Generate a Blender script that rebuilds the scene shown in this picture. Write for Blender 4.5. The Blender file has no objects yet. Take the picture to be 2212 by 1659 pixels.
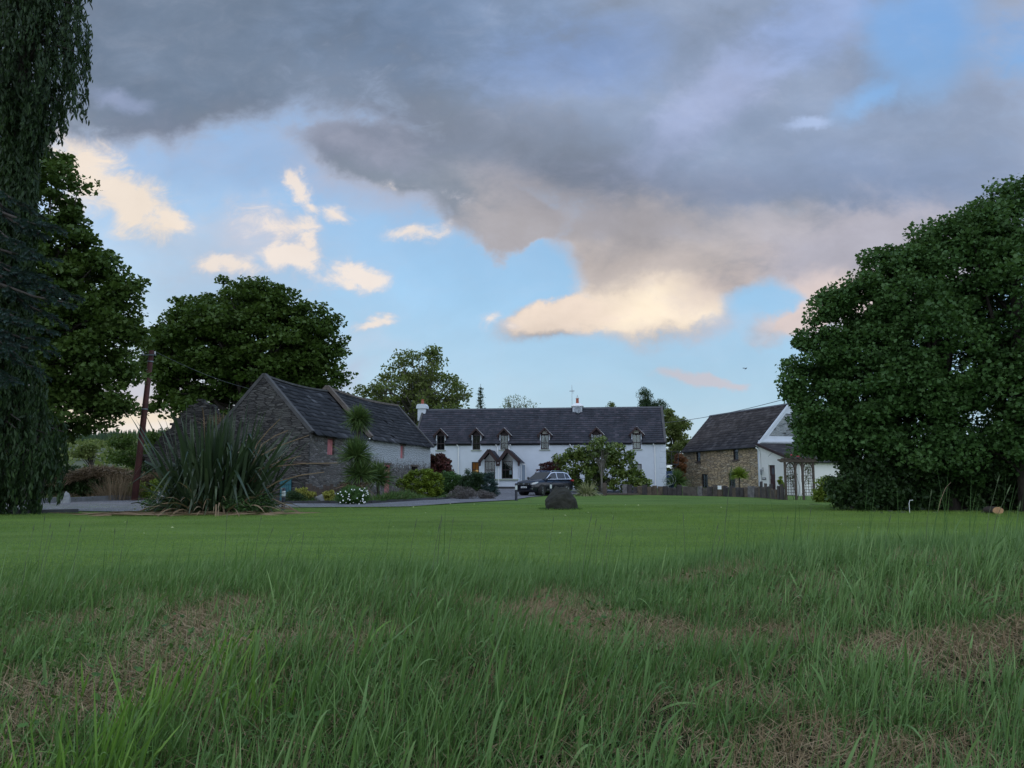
import bpy, math, random
import numpy as np
from mathutils import Vector, Matrix
R = math.radians
rng = np.random.default_rng(7)
random.seed(7)
S = bpy.context.scene
COL = S.collection

# ---------------------------------------------------------------- camera
FPX = 1662.0                      # focal length in units of a 2212 x 1659 frame
PITCH = math.atan((1040 - 829.5) / FPX)
CAMZ = 1.0
cam_d = bpy.data.cameras.new("camera")
cam_d.sensor_width = 36
cam_d.lens = 36 * FPX / 2212
cam_d.clip_start = 0.05
cam_d.clip_end = 5000
cam = bpy.data.objects.new("camera", cam_d)
COL.objects.link(cam)
cam.location = (0, 0, CAMZ)
cam.rotation_euler = (R(90) + PITCH, 0, 0)
S.camera = cam

# ---------------------------------------------------------------- exposure
S.view_settings.view_transform = 'Standard'
S.view_settings.look = 'None'
S.view_settings.exposure = 0.0
S.view_settings.gamma = 1.0
S.cycles.max_bounces = 6
S.cycles.diffuse_bounces = 3
S.cycles.transparent_max_bounces = 12
S.cycles.sample_clamp_indirect = 4

# ---------------------------------------------------------------- sun
SUN_EL, SUN_AZ = R(9), R(-38)       # low, ahead and to the left (azimuth from +Y, negative = left)
sun_d = bpy.data.lights.new("sun", 'SUN')
sun_d.energy = 0.5
sun_d.angle = R(25)
sun_d.color = (1.0, 0.86, 0.7)
sun = bpy.data.objects.new("sun", sun_d)
COL.objects.link(sun)
sv = Vector((math.sin(SUN_AZ) * math.cos(SUN_EL), math.cos(SUN_AZ) * math.cos(SUN_EL), math.sin(SUN_EL)))
sun.rotation_euler = (-sv).to_track_quat('-Z', 'Y').to_euler()

def lin(c):
    return tuple(((x / 255) / 12.92 if x / 255 <= 0.04045 else (((x / 255) + 0.055) / 1.055) ** 2.4) for x in c)

# ---------------------------------------------------------------- sky (world)
W = bpy.data.worlds.new("World")
S.world = W
W.use_nodes = True
W.cycles.sampling_method = 'MANUAL'
W.cycles.sample_map_resolution = 512
NT = W.node_tree
NT.nodes.clear()

class NG:
    """tiny helper for wiring nodes"""
    def __init__(s, nt): s.nt = nt
    def n(s, t, **kw):
        o = s.nt.nodes.new(t)
        for k, v in kw.items(): setattr(o, k, v)
        return o
    def link(s, a, b): s.nt.links.new(a, b)
    def put(s, sock, v):
        if hasattr(v, 'is_linked') or isinstance(v, bpy.types.NodeSocket): s.link(v, sock)
        else: sock.default_value = v
    def math(s, op, a, b=0.0, c=None, clamp=False):
        o = s.n('ShaderNodeMath', operation=op, use_clamp=clamp)
        s.put(o.inputs[0], a); s.put(o.inputs[1], b)
        if c is not None: s.put(o.inputs[2], c)
        return o.outputs[0]
    def vmath(s, op, a, b=(0, 0, 0)):
        o = s.n('ShaderNodeVectorMath', operation=op)
        s.put(o.inputs[0], a)
        if op == 'SCALE': s.put(o.inputs[3], b)
        else: s.put(o.inputs[1], b)
        return o.outputs[0]
    def mix(s, f, a, b, mode='MIX'):
        o = s.n('ShaderNodeMix', data_type='RGBA', blend_type=mode)
        s.put(o.inputs[0], f)
        for i, v in ((6, a), (7, b)):
            if isinstance(v, tuple) and len(v) == 3: v = (*v, 1)
            s.put(o.inputs[i], v)
        return o.outputs[2]
    def noise(s, vec, scale, detail=4, rough=0.55, dim='3D', dist=0.0):
        o = s.n('ShaderNodeTexNoise', noise_dimensions=dim)
        if vec is not None: s.link(vec, o.inputs['Vector'])
        o.inputs['Scale'].default_value = scale
        o.inputs['Detail'].default_value = detail
        o.inputs['Roughness'].default_value = rough
        o.inputs['Distortion'].default_value = dist
        return o
    def ss(s, v, lo, hi, a=0.0, b=1.0, kind='SMOOTHSTEP'):
        o = s.n('ShaderNodeMapRange', interpolation_type=kind, clamp=True) if kind != 'SMOOTHSTEP' else s.n('ShaderNodeMapRange', interpolation_type=kind)
        s.put(o.inputs['Value'], v)
        for k, x in (('From Min', lo), ('From Max', hi), ('To Min', a), ('To Max', b)): s.put(o.inputs[k], x)
        return o.outputs[0]
    def comb(s, x=0.0, y=0.0, z=0.0):
        o = s.n('ShaderNodeCombineXYZ')
        for i, v in enumerate((x, y, z)): s.put(o.inputs[i], v)
        return o.outputs[0]
    def sep(s, v):
        o = s.n('ShaderNodeSeparateXYZ'); s.link(v, o.inputs[0]); return o.outputs
    def ramp(s, f, stops, mode='LINEAR'):
        o = s.n('ShaderNodeValToRGB'); e = o.color_ramp; e.interpolation = mode
        while len(e.elements) > 1: e.elements.remove(e.elements[-1])
        e.elements[0].position = stops[0][0]; e.elements[0].color = (*stops[0][1], 1)
        for p, c in stops[1:]:
            q = e.elements.new(p); q.color = (*c, 1)
        s.put(o.inputs[0], f)
        return o.outputs[0]

def slope(v):
    """elevation slope dz/dy of the direction seen at image row v"""
    up = (829.5 - v) / FPX
    return (math.sin(PITCH) + up * math.cos(PITCH)) / (math.cos(PITCH) - up * math.sin(PITCH))
def aslope(u, v):
    up = (829.5 - v) / FPX
    return ((u - 1106) / FPX) / (math.cos(PITCH) - up * math.sin(PITCH))

g = NG(NT)
tc = g.n('ShaderNodeTexCoord')
DIR = tc.outputs['Generated']
dx, dy, dz = g.sep(DIR)
ys = g.math('MAXIMUM', dy, 0.12)
A = g.math('DIVIDE', dx, ys)
B = g.math('DIVIDE', dz, ys)
AB = g.comb(A, B, 0.0)
n1 = g.noise(AB, 3.2, 6, 0.6)
n2 = g.noise(AB, 11, 5, 0.6)
warp = g.vmath('SCALE', g.vmath('SUBTRACT', n1.outputs['Color'], (0.5, 0.5, 0.5)), 0.115)
warp2 = g.vmath('SCALE', g.vmath('SUBTRACT', n2.outputs['Color'], (0.5, 0.5, 0.5)), 0.055)
P_ = g.vmath('ADD', g.vmath('ADD', AB, warp), warp2)
stretch = g.n('ShaderNodeMapping'); g.link(AB, stretch.inputs[0]); stretch.inputs['Scale'].default_value = (1, 1.6, 1); stretch.inputs['Rotation'].default_value = (0, 0, R(-25))
fine = g.noise(stretch.outputs[0], 6.5, 8, 0.58, dist=0.25)
fineF = g.math('SUBTRACT', fine.outputs[0], 0.5)
wisp = g.noise(stretch.outputs[0], 17, 7, 0.66, dist=0.6)
wispF = g.math('MULTIPLY_ADD', g.math('SUBTRACT', wisp.outputs[0], 0.5), 1.5, g.math('MULTIPLY', fineF, 0.7))
bankF = g.math('MULTIPLY_ADD', g.math('SUBTRACT', wisp.outputs[0], 0.5), 0.35, fineF)
# clear sky: Nishita mixed with a measured gradient
sky = g.n('ShaderNodeTexSky', sky_type='NISHITA', sun_disc=False, sun_elevation=SUN_EL, sun_rotation=SUN_AZ)
nish = g.vmath('SCALE', sky.outputs[0], 0.10)
clear = g.ramp(g.math('MULTIPLY', B, 1.0), [
    (0.0, lin((206, 226, 238))), (0.10, lin((180, 217, 241))), (0.24, lin((160, 206, 243))), (0.42, lin((150, 194, 240))),
    (0.62, lin((130, 180, 238))), (1.0, lin((110, 160, 226)))])
col = g.mix(0.12, clear, nish)
def layer(col, u, v, ru, rv, rot, c, op=1.0, lo=0.0, hi=0.5, k=0.6, src=None):
    hi = hi * 1.25
    m = g.n('ShaderNodeMapping', vector_type='TEXTURE')
    g.link(src or P_, m.inputs[0])
    m.inputs['Location'].default_value = (aslope(u, v), slope(v), 0)
    m.inputs['Rotation'].default_value = (0, 0, R(rot))
    m.inputs['Scale'].default_value = (ru / FPX * 1.06, rv / FPX * 1.06, 1)
    q = g.n('ShaderNodeTexGradient', gradient_type='SPHERICAL')
    g.link(m.outputs[0], q.inputs[0])
    gate = g.ss(q.outputs['Fac'], 0.0, 0.35, 0.0, 1.0)
    nf = wispF if ru < 130 or rv < 35 else bankF
    f = g.math('MULTIPLY_ADD', g.math('MULTIPLY', nf, gate), k, q.outputs['Fac'])
    f = g.ss(f, lo, hi, 0.0, op)
    return g.mix(f, col, lin(c))
def field(rows, src=None):
    """union of soft ellipses: 1 at a centre, 0 outside"""
    out = None
    for r in rows:
        u, v, ru, rv, rot = r[:5]
        m = g.n('ShaderNodeMapping', vector_type='TEXTURE')
        g.link(src or P_, m.inputs[0])
        m.inputs['Location'].default_value = (aslope(u, v), slope(v), 0)
        m.inputs['Rotation'].default_value = (0, 0, R(rot))
        m.inputs['Scale'].default_value = (ru / FPX * 1.06, rv / FPX * 1.06, 1)
        q = g.n('ShaderNodeTexGradient', gradient_type='SPHERICAL'); g.link(m.outputs[0], q.inputs[0])
        w = r[5] if len(r) > 5 else 1.0
        f = q.outputs['Fac'] if w == 1 else g.math('MULTIPLY', q.outputs['Fac'], w)
        if out is None: out = f
        else: out = g.math('SMOOTH_MAX', out, f, 0.12)
    return out
def tone(c, u, v, ru, rv, rot, rgb, op=1.0, hi=.8, k=.25):
    """tint a cloud body softly around a place"""
    f = field([(u, v, ru, rv, rot)])
    f = g.math('MULTIPLY_ADD', g.math('MULTIPLY', bankF, g.ss(f, 0, .3)), k * 2.2, f)
    return g.mix(g.ss(f, 0.0, hi, 0.0, op), c, lin(rgb))
# thin veils in the blue
for t in [(560, 610, 300, 110, 5, (172, 192, 216), .55, .9), (420, 520, 240, 110, -15, (186, 198, 216), .6, .9), (620, 345, 520, 110, 0, (158, 184, 220), .7, .8),
          (840, 400, 300, 110, -12, (178, 186, 208), .7, .8), (560, 500, 170, 80, -20, (196, 200, 214), .7, .9), (780, 745, 160, 40, 0, (192, 212, 234), .5, .9),
          (1540, 700, 160, 34, 4, (188, 202, 222), .6, .9), (770, 830, 80, 60, 30, (184, 192, 214), .6, .9), (950, 450, 160, 50, -20, (178, 192, 218), .6, .9)]:
    col = tone(col, *t[:8], k=.5)
# the grey bank: one body with a ragged lower edge running down to the right
F1 = field([(900, -200, 1950, 640, 0), (300, 170, 470, 215, 0), (1500, 240, 1050, 430, -8), (1420, 560, 300, 190, -6), (1590, 555, 230, 130, 12), (1070, 462, 220, 110, -18), (1195, 684, 170, 52, 12), (1440, 650, 210, 80, 8),
            (1890, 540, 340, 230, 10), (1730, 690, 140, 50, 18), (860, 345, 330, 96, -12)])
H1 = field([(1110, 625, 230, 74, 16), (1670, 665, 130, 84, -40), (1010, 630, 170, 90, 0)])
H1 = g.math('MULTIPLY_ADD', g.math('MULTIPLY', g.math('MULTIPLY_ADD', fineF, 1.3, g.math('MULTIPLY', g.math('SUBTRACT', wisp.outputs[0], .5), .9)), g.ss(H1, 0, .3)), 1.0, H1)
F1 = g.math('MAXIMUM', g.math('SUBTRACT', F1, g.math('MULTIPLY', g.math('MAXIMUM', H1, 0.0), .46)), 0.0)
tail = field([(1200, 682, 150, 40, 12), (1290, 668, 120, 44, 8)])
F1 = g.math('MAXIMUM', F1, g.math('MULTIPLY', tail, .8))
F1n = g.math('ADD', F1, g.math('MULTIPLY', g.math('MULTIPLY_ADD', g.math('SUBTRACT', wisp.outputs[0], 0.5), 0.5, fineF), g.ss(F1, 0.0, 0.26, 0.0, 0.56)))
bank = g.mix(0.0, lin((138, 149, 165)), lin((0, 0, 0)))
for t in [(500, 60, 1000, 420, 0, (112, 129, 152), .95, .6), (600, 300, 600, 100, 2, (118, 129, 150), .8, .7), (1700, 220, 900, 420, -6, (142, 159, 187), .95, .5),
          (1180, 330, 460, 130, -20, (126, 136, 154), .8, .8), (980, 60, 520, 180, 0, (118, 142, 176), .6, .8), (1260, 120, 300, 130, 10, (124, 154, 204), .6, .9),
          (1960, 420, 500, 160, 0, (134, 152, 184), .7, .8), (1440, 400, 500, 90, -6, (134, 146, 172), .6, .8),
          (1340, 545, 470, 190, -8, (172, 168, 172), .95, .6), (1900, 560, 380, 170, 8, (182, 180, 192), .95, .6), (1220, 430, 330, 100, -12, (168, 166, 174), .7, .8),
          (1660, 500, 260, 70, 10, (188, 184, 190), .7, .9), (1380, 610, 360, 110, 4, (196, 186, 182), .9, .7), (1400, 660, 330, 80, 4, (238, 222, 204), .9, .7),
          (1430, 662, 230, 50, 2, (250, 234, 210), .9, .8), (1200, 684, 190, 50, 12, (240, 222, 206), .95, .6), (1760, 670, 240, 90, 14, (220, 204, 200), .9, .7),
          (1560, 175, 280, 95, 38, (170, 184, 220), .8, .9), (1480, 270, 320, 90, 36, (156, 170, 204), .6, .9), (1740, 60, 280, 110, 25, (150, 176, 226), .6, .8),
          (1730, 270, 90, 24, 8, (172, 192, 228), .8, .8), (255, 222, 100, 44, -10, (150, 164, 196), .8, .9), (760, 310, 260, 70, -10, (160, 166, 186), .7, .9), (1560, 620, 180, 60, 20, (206, 192, 188), .6, .8)]:
    bank = tone(bank, *t[:8], k=.55)
# thin edges pick up pale light
edge = g.ss(F1n, 0.10, 0.42, 0.60, 0.0)
bank = g.mix(edge, bank, lin((200, 196, 206)))
body = g.ss(fine.outputs[0], 0.32, 0.68, 0.90, 1.10, 'LINEAR')
bank = g.mix(1.0, bank, g.comb(body, body, body), 'MULTIPLY')
hole = g.math('MULTIPLY', g.ss(g.math('MULTIPLY_ADD', bankF, .5, field([(1995, 70, 230, 180, 60), (1900, 190, 180, 60, 35, .8)])), .05, .7), .85)
alpha = g.math('MULTIPLY', g.ss(F1n, 0.0, 0.40), g.math('SUBTRACT', 1.0, hole))
col = g.mix(alpha, col, bank)
# low evening haze and lit cloud on the left horizon
for t in [(260, 880, 460, 130, 0, (204, 204, 214), .95, .6), (240, 908, 380, 36, 3, (244, 228, 202), .85, .7), (340, 872, 200, 26, 4, (224, 212, 204), .6, .8), (330, 930, 300, 22, 0, (238, 230, 222), .7, .8)]:
    col = tone(col, *t[:8], k=.6)
# lit cumulus: a wedge at the left and scattered fragments
F2 = field([(190, 395, 170, 100, -35), (275, 440, 180, 74, -20), (365, 462, 66, 34, -15), (630, 426, 70, 40, -38, .85), (660, 450, 50, 30, -40, .7), (634, 396, 24, 34, 20, .5), (722, 466, 66, 36, -25, .85),
            (575, 490, 130, 60, -25, .55), (640, 500, 60, 60, -45, .75), (655, 535, 32, 60, 8, .8), (500, 562, 110, 36, -5, .8), (550, 582, 90, 36, -25, .7), (640, 580, 96, 50, -14, .95), (672, 606, 70, 34, -20, .8),
            (764, 606, 104, 48, -8, .95), (800, 622, 60, 30, 10, .6), (896, 514, 100, 34, 6, .62), (806, 706, 54, 22, 8, .72), (1045, 694, 44, 22, 30, .6), (1095, 702, 34, 14, 0, .45), (860, 405, 70, 26, 0, .35), (985, 440, 60, 30, -30, .5)])
F2n = g.math('ADD', F2, g.math('MULTIPLY', wispF, g.ss(F2, 0.0, 0.26, 0.0, 1.05)))
lit = g.mix(g.ss(F2n, 0.15, 0.65), lin((206, 206, 218)), lin((246, 231, 218)))
lit = g.mix(g.ss(field([(200, 430, 330, 160, -25)]), 0, .5, 0, .55), lit, lin((250, 230, 204)))
col = g.mix(g.ss(F2n, 0.02, 0.70, 0.0, 0.88), col, lit)
F3 = field([(1500, 806, 110, 24, -14), (1575, 822, 60, 14, -8, .8)])
col = g.mix(g.ss(g.math('ADD', F3, g.math('MULTIPLY', wispF, g.ss(F3, 0, .3, 0, .5))), .05, .6, 0, .8), col, lin((206, 200, 208)))
# soft mottling inside everything that is cloud
mott = g.noise(stretch.outputs[0], 3.0, 7, 0.55, dist=0.3)
mv = g.ss(mott.outputs[0], 0.3, 0.7, 0.90, 1.10, 'LINEAR')
col = g.mix(1.0, col, g.comb(mv, mv, mv), 'MULTIPLY')
# the half of the sky behind the camera: broken cloud over blue
nb = g.noise(DIR, 2.4, 6, 0.6)
back = g.mix(g.ss(nb.outputs[0], 0.42, 0.6), lin((184, 208, 240)), lin((214, 214, 222)))
back = g.vmath('SCALE', back, 1.45)
back = g.mix(1.0, back, nish, 'ADD')
fb = g.ss(dy, 0.12, 0.30)
col = g.mix(fb, back, col)
below = g.ss(dz, -0.06, 0.0)
col = g.mix(below, lin((60, 72, 60)), col)
bg = g.n('ShaderNodeBackground'); g.link(col, bg.inputs[0]); bg.inputs[1].default_value = 1.0
wo = g.n('ShaderNodeOutputWorld'); g.link(bg.outputs[0], wo.inputs[0])

# ================================================================ helpers
def gz(x, y):
    """terrain height"""
    base = float(np.interp(y, [-6, 0, 1.5, 2, 3, 4, 5, 6, 7, 8.5, 10.5, 46, 52, 56, 62, 66, 100, 160, 400, 700, 3000],
                              [-.7, -.5, .0, .14, .25, .29, .28, .19, .09, .02, 0, 0, .0, .04, .34, .50, .6, .8, .9, .9, .9]))
    if y < 11:
        base += (0.05 * math.sin(x * 1.7 + y * .8) + .04 * math.sin(x * .6 + 2)) * min(1, max(0, (11 - y) / 4)) * min(1, max(0, y))
        base += 0.24 * max(0, min(1, (x - .5) / 3.0)) * max(0, min(1, (9 - y) / 3)) * min(1, max(0, y / 2))
    return base
gzv = np.vectorize(gz)

def pz(v, Y): return CAMZ + slope(v) * Y
def pxx(u, v, Y): return aslope(u, v) * Y
def P(u, v, Y): return Vector((pxx(u, v, Y), Y, pz(v, Y)))
def GP(u, v):
    """point on the terrain seen at (u, v)"""
    s, a = slope(v), aslope(u, v)
    y = 9.0
    while y < 120 and CAMZ + s * y > gz(a * y, y): y += 0.1
    return (a * y, y)

def link(o, parent=None):
    COL.objects.link(o)
    if parent is not None: o.parent = parent
    return o
def tag(o, label=None, cat=None, group=None, kind=None):
    for k, v in (('label', label), ('category', cat), ('group', group), ('kind', kind)):
        if v: o[k] = v
    return o
def empty(name, loc=(0, 0, 0), rz=0.0, label=None, cat=None, group=None):
    o = bpy.data.objects.new(name, None)
    o.empty_display_size = .3
    o.location = loc; o.rotation_euler = (0, 0, rz)
    link(o); return tag(o, label, cat, group)

def mesh_np(name, V, F, mat=None, parent=None, rnd=None, smooth=False, mats=None, midx=None, scale_attr=None):
    """V (n,3) array; F (m,k) array of equal-size faces, or a list of such arrays"""
    me = bpy.data.meshes.new(name)
    V = np.asarray(V, dtype=np.float32)
    Fs = F if isinstance(F, list) else [F]
    Fs = [np.asarray(f, dtype=np.int32) for f in Fs if len(f)]
    me.vertices.add(len(V)); me.vertices.foreach_set('co', V.ravel())
    nl = sum(f.size for f in Fs); nf = sum(len(f) for f in Fs)
    me.loops.add(nl); me.polygons.add(nf)
    me.loops.foreach_set('vertex_index', np.concatenate([f.ravel() for f in Fs]))
    starts = []; c = 0
    for f in Fs:
        starts.append(c + np.arange(len(f)) * f.shape[1]); c += f.size
    me.polygons.foreach_set('loop_start', np.concatenate(starts).astype(np.int32))
    if smooth: me.polygons.foreach_set('use_smooth', np.ones(nf, dtype=bool))
    if rnd is not None:
        a = me.attributes.new('rnd', 'FLOAT', 'FACE')
        a.data.foreach_set('value', np.asarray(rnd, dtype=np.float32))
    for m in (mats or ([mat] if mat else [])): me.materials.append(m)
    if midx is not None: me.polygons.foreach_set('material_index', np.asarray(midx, dtype=np.int32))
    me.update(calc_edges=True)
    o = bpy.data.objects.new(name, me)
    return link(o, parent)

class MB:
    """collects simple shapes into one mesh"""
    def __init__(s): s.v = []; s.f = []; s.m = []
    def add(s, vs, fs, m=0):
        b = len(s.v); s.v += [tuple(v) for v in vs]; s.f += [tuple(b + i for i in f) for f in fs]; s.m += [m] * len(fs)
        return s
    def box(s, x0, x1, y0, y1, z0, z1, m=0):
        return s.add([(x0, y0, z0), (x1, y0, z0), (x1, y1, z0), (x0, y1, z0), (x0, y0, z1), (x1, y0, z1), (x1, y1, z1), (x0, y1, z1)],
                     [(0, 3, 2, 1), (4, 5, 6, 7), (0, 1, 5, 4), (1, 2, 6, 5), (2, 3, 7, 6), (3, 0, 4, 7)], m)
    def bar(s, a, b, w, h=None, m=0, up=(0, 0, 1)):
        """a rectangular bar from a to b, w across, h in the 'up' sense"""
        a, b = Vector(a), Vector(b); h = h or w
        d = (b - a).normalized(); u = Vector(up)
        if abs(d.dot(u)) > .98: u = Vector((0, 1, 0))
        sd = d.cross(u).normalized(); u = sd.cross(d).normalized()
        vs = [p + sd * i * w / 2 + u * j * h / 2 for p in (a, b) for i, j in ((-1, -1), (1, -1), (1, 1), (-1, 1))]
        return s.add(vs, [(0, 1, 2, 3), (7, 6, 5, 4), (0, 4, 5, 1), (1, 5, 6, 2), (2, 6, 7, 3), (3, 7, 4, 0)], m)
    def tube(s, pts, rad, n=8, m=0, cap=True):
        pts = [Vector(p) for p in pts]
        if not hasattr(rad, '__len__'): rad = [rad] * len(pts)
        b = len(s.v); prev = None
        for i, p in enumerate(pts):
            d = (pts[min(i + 1, len(pts) - 1)] - pts[max(i - 1, 0)])
            if d.length < 1e-9: d = Vector((0, 0, 1))
            d.normalize()
            u = prev if prev is not None else (Vector((0, 0, 1)) if abs(d.z) < .9 else Vector((1, 0, 0)))
            sd = d.cross(u).normalized(); u = sd.cross(d).normalized(); prev = u
            for k in range(n):
                a = 2 * math.pi * k / n
                s.v.append(tuple(p + (sd * math.cos(a) + u * math.sin(a)) * rad[i]))
        for i in range(len(pts) - 1):
            for k in range(n):
                s.f.append((b + i * n + k, b + i * n + (k + 1) % n, b + (i + 1) * n + (k + 1) % n, b + (i + 1) * n + k)); s.m.append(m)
        if cap:
            s.f.append(tuple(b + k for k in range(n))[::-1]); s.m.append(m)
            s.f.append(tuple(b + (len(pts) - 1) * n + k for k in range(n))); s.m.append(m)
        return s
    def lathe(s, prof, n=16, c=(0, 0, 0), m=0):
        return s.tube([(c[0], c[1], c[2] + z + i * 1e-6) for i, (r, z) in enumerate(prof)], [max(r, 1e-4) for r, z in prof], n, m)
    def prism(s, poly, y0, y1, axis='y', m=0):
        """extrude a 2-D polygon (a, z) along y (or along x when axis == 'x')"""
        n = len(poly)
        if axis == 'y': vs = [(a, y, z) for y in (y0, y1) for a, z in poly]
        elif axis == 'x': vs = [(y, a, z) for y in (y0, y1) for a, z in poly]
        else: vs = [(a, z, y) for y in (y0, y1) for a, z in poly]
        return s.add(vs, [tuple(range(n)), tuple(range(2 * n - 1, n - 1, -1))] + [(i, i + n, (i + 1) % n + n, (i + 1) % n) for i in range(n)], m)
    def build(s, name, mat, parent=None, smooth=False, bevel=0, label=None):
        me = bpy.data.meshes.new(name)
        me.from_pydata(s.v, [], s.f)
        for m in (mat if isinstance(mat, (list, tuple)) else [mat]): me.materials.append(m)
        me.polygons.foreach_set('material_index', s.m)
        if smooth: me.polygons.foreach_set('use_smooth', [True] * len(s.f))
        a = me.attributes.new('rnd', 'FLOAT', 'FACE'); a.data.foreach_set('value', np.random.default_rng(len(s.f)).random(len(s.f)).astype(np.float32))
        me.update()
        o = bpy.data.objects.new(name, me); link(o, parent)
        if bevel:
            b = o.modifiers.new('b', 'BEVEL'); b.width = bevel; b.segments = 2; b.limit_method = 'ANGLE'
        if label: o['label'] = label
        import bmesh
        bm = bmesh.new(); bm.from_mesh(me); bmesh.ops.recalc_face_normals(bm, faces=bm.faces); bm.to_mesh(me); bm.free()
        return o

def copy_tree(o, parent=None):
    c = o.copy(); COL.objects.link(c); c.parent = parent
    for ch in list(o.children): copy_tree(ch, c)
    return c

# ================================================================ materials
def mat(name, base=(.5, .5, .5), rough=.8, metal=0.0, spec=.5, var=0.0, vscale=3.0, bump=0.0, bscale=20.0, emit=None, estr=0.0, coat=0.0, rndvar=0.0):
    m = bpy.data.materials.new(name); m.use_nodes = True
    nt = m.node_tree; G = NG(nt); p = nt.nodes['Principled BSDF']
    p.inputs['Roughness'].default_value = rough; p.inputs['Metallic'].default_value = metal
    p.inputs['Specular IOR Level'].default_value = spec
    p.inputs['Coat Weight'].default_value = coat
    c = (*base, 1)
    t = G.n('ShaderNodeTexCoord')
    if var:
        n = G.noise(t.outputs['Object'], vscale, 6, .6)
        f = G.ss(n.outputs[0], .3, .7, 1 - var, 1 + var, 'LINEAR')
        cc = G.mix(1.0, c, G.comb(f, f, f), 'MULTIPLY')
    else: cc = None
    if rndvar:
        a = G.n('ShaderNodeAttribute', attribute_name='rnd')
        f = G.ss(a.outputs['Fac'], 0, 1, 1 - rndvar, 1 + rndvar, 'LINEAR')
        cc = G.mix(1.0, cc if cc is not None else c, G.comb(f, f, f), 'MULTIPLY')
    if cc is not None: G.link(cc, p.inputs['Base Color'])
    else: p.inputs['Base Color'].default_value = c
    if bump:
        n = G.noise(t.outputs['Object'], bscale, 5, .6)
        b = G.n('ShaderNodeBump'); b.inputs['Strength'].default_value = bump; b.inputs['Distance'].default_value = .02
        G.link(n.outputs[0], b.inputs['Height']); G.link(b.outputs[0], p.inputs['Normal'])
    if emit:
        p.inputs['Emission Color'].default_value = (*emit, 1); p.inputs['Emission Strength'].default_value = estr
    return m

def leafmat(name, c1, c2, c3=None, trans=.3, rough=.55, spec=.3, nscale=.5, gain=(1.75, 1.75, 1.35), patch=0.0):
    """foliage: colour varies per leaf and in patches; some light passes through"""
    m = bpy.data.materials.new(name); m.use_nodes = True
    nt = m.node_tree; G = NG(nt); nt.nodes.clear()
    a = G.n('ShaderNodeAttribute', attribute_name='rnd')
    st = [(q, tuple(min(.9, a_ * b_) for a_, b_ in zip(c_, gain))) for q, c_ in ((0, c1), (.55, c2), (1, c3 or c2))]
    t = G.n('ShaderNodeTexCoord')
    n = G.noise(t.outputs['Object'], nscale, 3, .6)
    f = G.math('ADD', G.math('MULTIPLY', a.outputs['Fac'], .65), G.math('MULTIPLY', G.math('SUBTRACT', n.outputs[0], .3), .9), clamp=True)
    c = G.ramp(f, st)
    if patch:
        mq = G.n('ShaderNodeMapping'); G.link(t.outputs['Object'], mq.inputs[0]); mq.inputs['Scale'].default_value = (.16, .30, .3); mq.inputs['Rotation'].default_value = (0, 0, R(14))
        nq = G.noise(mq.outputs[0], 1.0, 6, .68); fq = G.ss(nq.outputs[0], .32, .68, 1 - patch, 1 + patch, 'LINEAR')
        nr = G.noise(t.outputs['Object'], .35, 3, .6); c = G.mix(G.ss(nr.outputs[0], .45, .72, 0, .40), c, (.16, .20, .065))
        c = G.mix(1.0, c, G.comb(fq, fq, fq), 'MULTIPLY')
    p = G.n('ShaderNodeBsdfPrincipled'); p.inputs['Roughness'].default_value = rough; p.inputs['Specular IOR Level'].default_value = spec
    G.link(c, p.inputs['Base Color'])
    o = G.n('ShaderNodeOutputMaterial')
    if trans:
        tr = G.n('ShaderNodeBsdfTranslucent'); G.link(G.mix(.5, c, (.10, .16, .02)), tr.inputs[0])
        mx = G.n('ShaderNodeMixShader'); mx.inputs[0].default_value = trans
        G.link(p.outputs[0], mx.inputs[1]); G.link(tr.outputs[0], mx.inputs[2]); G.link(mx.outputs[0], o.inputs[0])
    else: G.link(p.outputs[0], o.inputs[0])
    return m

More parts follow.
